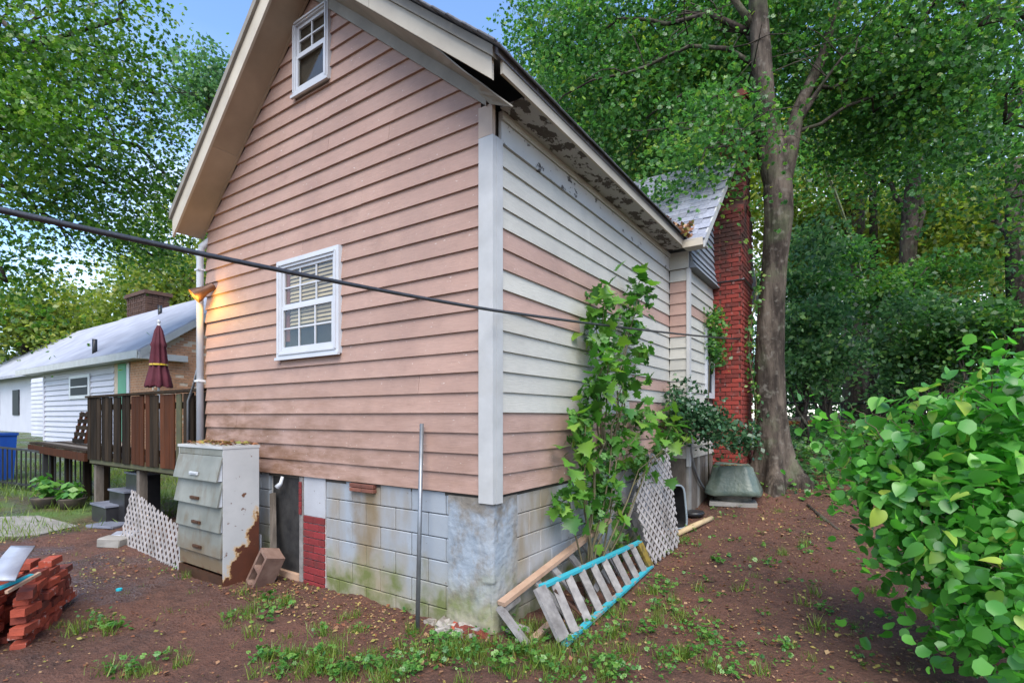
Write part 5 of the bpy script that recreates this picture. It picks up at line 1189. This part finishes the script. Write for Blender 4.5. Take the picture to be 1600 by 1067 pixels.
limb(sm_, sb, on(945, 690, 0, .22), .018, .012, 6, .05, 6); sm_.build('stems', 'twig', sp, True)
leaf_parts(sp, mapm, P[:298], Dr[:298], RNG.uniform(.10, .17, 298))
crown('foliage', [(on(px, py, 0, .2), (.07, r_ / 150, r_ / 150)) for (px, py, r_, n_) in cl], 1500, .085, 'weed', sp, .06, .9, 14, MLEAF, .1)
# smaller sapling leaves low by the foundation
for (px, py, n_, lbl) in ((885, 835, 12, 'small green seedling in front of the blocks, just right of the bare patch'), (905, 868, 16, 'leafy seedling poking up between ladder rails'), (955, 850, 22, 'leafy seedling behind the teal ladder')):
    p = gp(px, py + 40) if px < 900 else gp(px, py + 25); p[0] = max(p[0], .12); p[2] = float(Z(p[0], p[1])); t_ = thing('seedling', p, lbl, 'seedling'); sm_ = MB(); P = []; Dr = []
    for i in range(n_):
        q = p + np.array([RNG.normal() * .07, RNG.normal() * .09, RNG.uniform(.08, .36)]); q[0] = max(q[0], .05); limb(sm_, p, q, .004, .002, 3, .1, 4); P.append(q); Dr.append(RNG.normal(size=3) + np.array([.5, -.5, 0]))
    sm_.build('stems', 'twig', t_, True); leaf_parts(t_, mapm, P, Dr, RNG.uniform(.05, .10, n_))
# dark glossy shrub by the wing and vine over the wing window
p = gp(1085, 735); p[2] = float(Z(p[0], p[1])); t_ = thing('glossy_shrub', p, 'dark glossy shrub between the wing corner and the tree', 'shrub')
c1 = dep(1070, 640, 7.3); c2 = dep(1110, 660, 7.4); c3 = dep(1150, 680, 7.8); sm_ = MB()
for c in (c1, c2, c3, dep(1055, 605, 7.4)): limb(sm_, p, c, .02, .006, 5)
sm_.build('stems', 'twig', t_, True); crown('foliage', [(c1, (.28, .28, .30)), (c2, (.30, .30, .28)), (c3, (.28, .28, .22)), (dep(1062, 610, 7.5), (.12, .12, .2))], 2600, .075, 'camellia', t_, .09, .6, 26, hollow=.2)
p = np.array([JX + .08, 5.55, float(Z(JX + .08, 5.55))]); t_ = thing('window_vine', p, 'green creeper hanging over the wing window next to the chimney', 'vine')
MB().tube([p, (JX + .06, 5.52, 1.6), (JX + .07, 5.6, 2.6), (JX + .08, 5.7, 3.2)], [.012, .01, .008, .005], 5).build('stem', 'twig', t_, True)
crown('foliage', [((JX + .13, 5.70, 3.05), (.06, .25, .42)), ((JX + .13, 5.62, 3.35), (.06, .2, .25)), ((JX + .12, 5.85, 2.75), (.05, .15, .25))], 900, .075, 'leafB', t_, .08, .8, 20, hollow=.1)
t_ = thing('trunk_ivy', (TB[0] - .2, TB[1] - .25, tz), 'ivy strand climbing the left side of the forked trunk', 'vine')
ip = np.array([dep(1176 + 6 * math.sin(q * 9), 690 - 280 * q, D0 - .12) for q in np.linspace(0, 1, 14)]); MB().tube(ip, .008, 5).build('stem', 'twig', t_, True)
P = np.repeat(ip, 16, 0) + RNG.normal(size=(14 * 16, 3)) * .05; lo = leaves('foliage', P, RNG.normal(size=P.shape) + np.array([.4, -.9, .3]), .075, 'leafB', QLEAF, t_); lo['kind'] = 'stuff'
# big-leaved bush in the right foreground
bb = gp(1540, 1010); bt_ = thing('big_leaved_bush', bb, 'large glossy big-leaved green bush filling the right foreground', 'bush')
ovm = leafmesh('leaf', OV, .25, 'bushleaf', .25)
bl_ = [(1400, 720, 3.9, .36, 44), (1470, 680, 3.7, .38, 46), (1560, 640, 3.4, .36, 44), (1440, 800, 3.6, .34, 34), (1530, 780, 3.3, .40, 40), (1500, 880, 3.25, .34, 36), (1580, 900, 3.0, .32, 30), (1345, 680, 4.2, .20, 12), (1300, 655, 4.4, .10, 6), (1400, 640, 3.9, .14, 8)]
sm_ = MB(); P = []; Dr = []; Sz = []; mass = []
for (px, py, D, r_, n_) in bl_:
    c = dep(px, py, D); L_ = limb(sm_, bb + RNG.normal(size=3) * np.array([.08, .08, 0]), c, .016, .006, 6, .06, 6)
    tow = (CAM - c); tow /= np.linalg.norm(tow)
    for _ in range(n_):
        d_ = RNG.normal(size=3); d_ /= np.linalg.norm(d_); d_ = d_ + tow * .7 + np.array([0, 0, .25]); d_ /= np.linalg.norm(d_); q = c + d_ * r_ * RNG.uniform(.65, 1.08)
        P.append(q); Dr.append(np.cross(d_, RNG.normal(size=3)) + d_ * .3 + np.array([0, 0, -.35])); Sz.append(RNG.uniform(.06, .14) * (1.25 if RNG.random() < .15 else 1))
        if RNG.random() < .3: limb(sm_, c, q, .005, .002, 4, .08, 4)
    mass.append((c - tow * .05, (r_ * .8,) * 3)); mass.append((c - np.array([0, 0, r_ * .7]), (r_ * .8, r_ * .8, r_ * .6)))
for q in range(7):   # tendrils reaching up and out
    a = dep(1380 + q * 32, 690 - q * 12, 3.7); b_ = a + np.array([RNG.normal() * .15 - .1, RNG.normal() * .1, RNG.uniform(.1, .28)]); limb(sm_, a, b_, .004, .0015, 5, .15, 4)
sm_.build('stems', 'twig', bt_, True); leaf_parts(bt_, ovm, P[:299], Dr[:299], Sz[:299])
OVL = (np.array([[-.5, 0, 0], [-.42, -.22, .04], [-.15, -.36, .08], [.2, -.27, .05], [.5, 0, -.08], [.2, .27, .05], [-.15, .36, .08], [-.42, .22, .04], [-.2, 0, 0], [.2, 0, -.02]]), np.array([[0, 1, 2, 8], [8, 2, 3, 9], [9, 3, 4, 4], [0, 8, 6, 7], [8, 9, 5, 6], [9, 4, 4, 5]])[[0, 1, 3, 4]])
mass += [(dep(1640, 800, 3.2), (.5, .5, .6)), (dep(1660, 620, 3.4), (.45, .45, .4)), (dep(1620, 1000, 3.0), (.35, .35, .3))]
crown('inner_foliage', mass, 5200, .105, 'bushmass', bt_, .14, .8, 20, OVL, .2)

# ================================================================== GROUND LITTER, GRASS, WEEDS, ROOTS
def outside(x, y): return ~((x > LX - .1) & (x < .06) & (y > -.02)) & ~((x > -.1) & (x < JX + .05) & (y > LY - .1) & (y < 9)) & ~((x > cx0 - .02) & (x < cx1 + .02) & (y > cy0 - .02) & (y < 0))
def scatter(n, x0, x1, y0, y1, dens=None):
    x = RNG.uniform(x0, x1, n); y = RNG.uniform(y0, y1, n); k = outside(x, y)
    if dens is not None: k &= RNG.random(n) < dens(x, y)
    return np.stack([x[k], y[k], Z(x[k], y[k])], 1)
def nz2(x, y, s_): return np.array([MN.noise(Vector((a * s_, b_ * s_, 3.7))) for a, b_ in zip(x, y)])
P = np.concatenate([scatter(95000, -8, 7, -3.4, 9, lambda x, y: np.clip(.25 + .35 * (x > -.2) + .5 * nz2(x, y, 1.3), .05, 1)), scatter(1500, -4, 0, -.7, 0)]); P[:, 2] += RNG.uniform(.006, .02, len(P))
o = leaves('leaf_litter', P, RNG.normal(size=P.shape) * .28 + np.array([0, 0, 1]), RNG.uniform(.010, .026, len(P)) * np.where(RNG.random(len(P)) < .22, 2.1, 1), 'litter'); tag(o, 'brown and yellow fallen leaves scattered over the red dirt', 'fallen leaves', kind='stuff')
P = np.concatenate([scatter(2600, 1, 22, 9, 30, lambda x, y: np.clip(nz2(x, y, .5) * 2, 0, 1)), np.stack([*(lambda q: (q[0] + RNG.normal(size=900) * .9, q[1] + RNG.normal(size=900) * .5))(dep(1290, 640, 16)), np.zeros(900)], 1)]); P[:, 2] = Z(P[:, 0], P[:, 1]) + .04
o = leaves('orange_leaf_litter', P, RNG.normal(size=P.shape) * .4 + np.array([0, 0, 1]), .16, 'litterO'); tag(o, 'orange fallen leaves in the woods behind the fence', 'fallen leaves', kind='stuff')
pat = [(430, 945, 40, 14, 10), (390, 975, 45, 16, 10), (470, 1035, 110, 26, 34), (620, 1045, 120, 22, 40), (700, 1005, 60, 14, 22), (770, 1020, 90, 22, 40), (870, 1020, 90, 18, 30), (960, 975, 70, 22, 24), (900, 1045, 120, 20, 30), (1040, 930, 50, 25, 10), (1100, 1030, 120, 24, 20), (1000, 870, 40, 10, 8), (1060, 845, 50, 8, 10), (230, 1045, 70, 12, 12), (300, 905, 70, 14, 4), (140, 985, 30, 14, 6), (180, 980, 20, 10, 5), (1180, 900, 90, 40, 10), (1280, 960, 100, 40, 8), (520, 980, 60, 14, 8), (840, 985, 50, 10, 14), (1090, 980, 70, 25, 10)]
gr_p = []; gr_s = []; wd_p = []; wd_s = []
for (px, py, rx, ry, n_) in pat:
    for _ in range(int(n_ * 1.05)):
        q = gp(px + RNG.normal() * rx * .6, min(1090, py + RNG.normal() * ry * .7))
        if not outside(np.array([q[0]]), np.array([q[1]]))[0]: continue
        if RNG.random() < .66:
            k = RNG.integers(24, 54); s_ = RNG.uniform(.035, .11); gr_p.append(q + np.c_[RNG.normal(size=(k, 2)) * .035, np.zeros(k) - .004]); gr_s.append(RNG.uniform(.6, 1.3, k) * s_)
        else:
            k = RNG.integers(10, 26); s_ = RNG.uniform(.022, .05); wd_p.append(q + np.c_[RNG.normal(size=(k, 2)) * .05, RNG.uniform(.01, .09, k)]); wd_s.append(RNG.uniform(.7, 1.3, k) * s_)
# thin scatter of single tufts
for q in scatter(420, -6, 5, -3.2, 5):
    k = 8; gr_p.append(q + np.c_[RNG.normal(size=(k, 2)) * .02, np.zeros(k)]); gr_s.append(RNG.uniform(.02, .06, k))
for q in scatter(520, -1, 6, -3, 8):
    k = 7; wd_p.append(q + np.c_[RNG.normal(size=(k, 2)) * .035, RNG.uniform(.008, .05, k)]); wd_s.append(RNG.uniform(.02, .045, k))
gP = np.concatenate(gr_p); gS = np.concatenate(gr_s); lean = RNG.normal(size=(len(gP), 3)) * .30 + np.array([0, 0, 1])
o = leaves('grass_tufts', gP, lean, gS * 1.05, 'grass', BLADE); tag(o, 'patchy short grass tufts on the bare red dirt', 'grass', kind='stuff')
wP = np.concatenate(wd_p); wS = np.concatenate(wd_s)
o = leaves('ground_weeds', wP, RNG.normal(size=wP.shape) * .45 + np.array([0, 0, 1]), wS, 'weed', MLEAF); tag(o, 'small green weeds growing along the house and ladder', 'weeds', kind='stuff')
# lawn on the left
P = scatter(26000, -16, -7.4, -3, 6, lambda x, y: np.clip(.55 + nz2(x, y, .8), 0, 1)); o = leaves('lawn', P, RNG.normal(size=P.shape) * .35 + np.array([0, 0, 1]), RNG.uniform(.08, .2, len(P)), 'grass', BLADE); tag(o, 'green lawn grass beyond the deck on the left', 'grass', kind='stuff')
# ivy bank on the right behind the tree
P = scatter(26000, .9, 12, 4.2, 13, lambda x, y: np.clip((sst(5.6, 8.2, y + (x - 2) * .45)) * (.75 + .8 * nz2(x, y, .9)), 0, 1)); P[:, 2] += np.abs(RNG.normal(size=len(P))) * .16
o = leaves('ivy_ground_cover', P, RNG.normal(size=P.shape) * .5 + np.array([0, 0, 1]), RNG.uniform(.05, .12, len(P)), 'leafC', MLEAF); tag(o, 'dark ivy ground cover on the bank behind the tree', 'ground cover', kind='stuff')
P = scatter(5000, .9, 9, 3.5, 9, lambda x, y: np.clip((sst(5.0, 7.6, y + (x - 2) * .35)) * (.4 + .9 * nz2(x, y, 1.4)), 0, 1)); P[:, 2] += np.abs(RNG.normal(size=len(P))) * .14 + .02
o = leaves('bright_ground_cover', P, RNG.normal(size=P.shape) * .5 + np.array([0, 0, 1]), RNG.uniform(.05, .11, len(P)), 'weed', MLEAF); tag(o, 'fresh green low plants among the ivy on the bank', 'ground cover', kind='stuff')
# roots
for i, (path, r_) in enumerate((([(1262, 790), (1285, 810), (1310, 828)], .03), ([(1330, 822), (1355, 838), (1378, 860), (1384, 890)], .024), ([(1310, 782), (1345, 795), (1375, 806)], .028))):
    P = [gp(*q) + np.array([0, 0, .006]) for q in path]; tag(MB().tube(P, [r_ * .8] + [r_] * (len(P) - 2) + [r_ * .5], 8).build('exposed_root', 'bark2', None, True), ('short dark root on the dirt below the forked tree', 'curved dark root near the bush', 'dark root at the upper edge of the bare dirt')[i], 'root')

# far wood behind the fence, one mass
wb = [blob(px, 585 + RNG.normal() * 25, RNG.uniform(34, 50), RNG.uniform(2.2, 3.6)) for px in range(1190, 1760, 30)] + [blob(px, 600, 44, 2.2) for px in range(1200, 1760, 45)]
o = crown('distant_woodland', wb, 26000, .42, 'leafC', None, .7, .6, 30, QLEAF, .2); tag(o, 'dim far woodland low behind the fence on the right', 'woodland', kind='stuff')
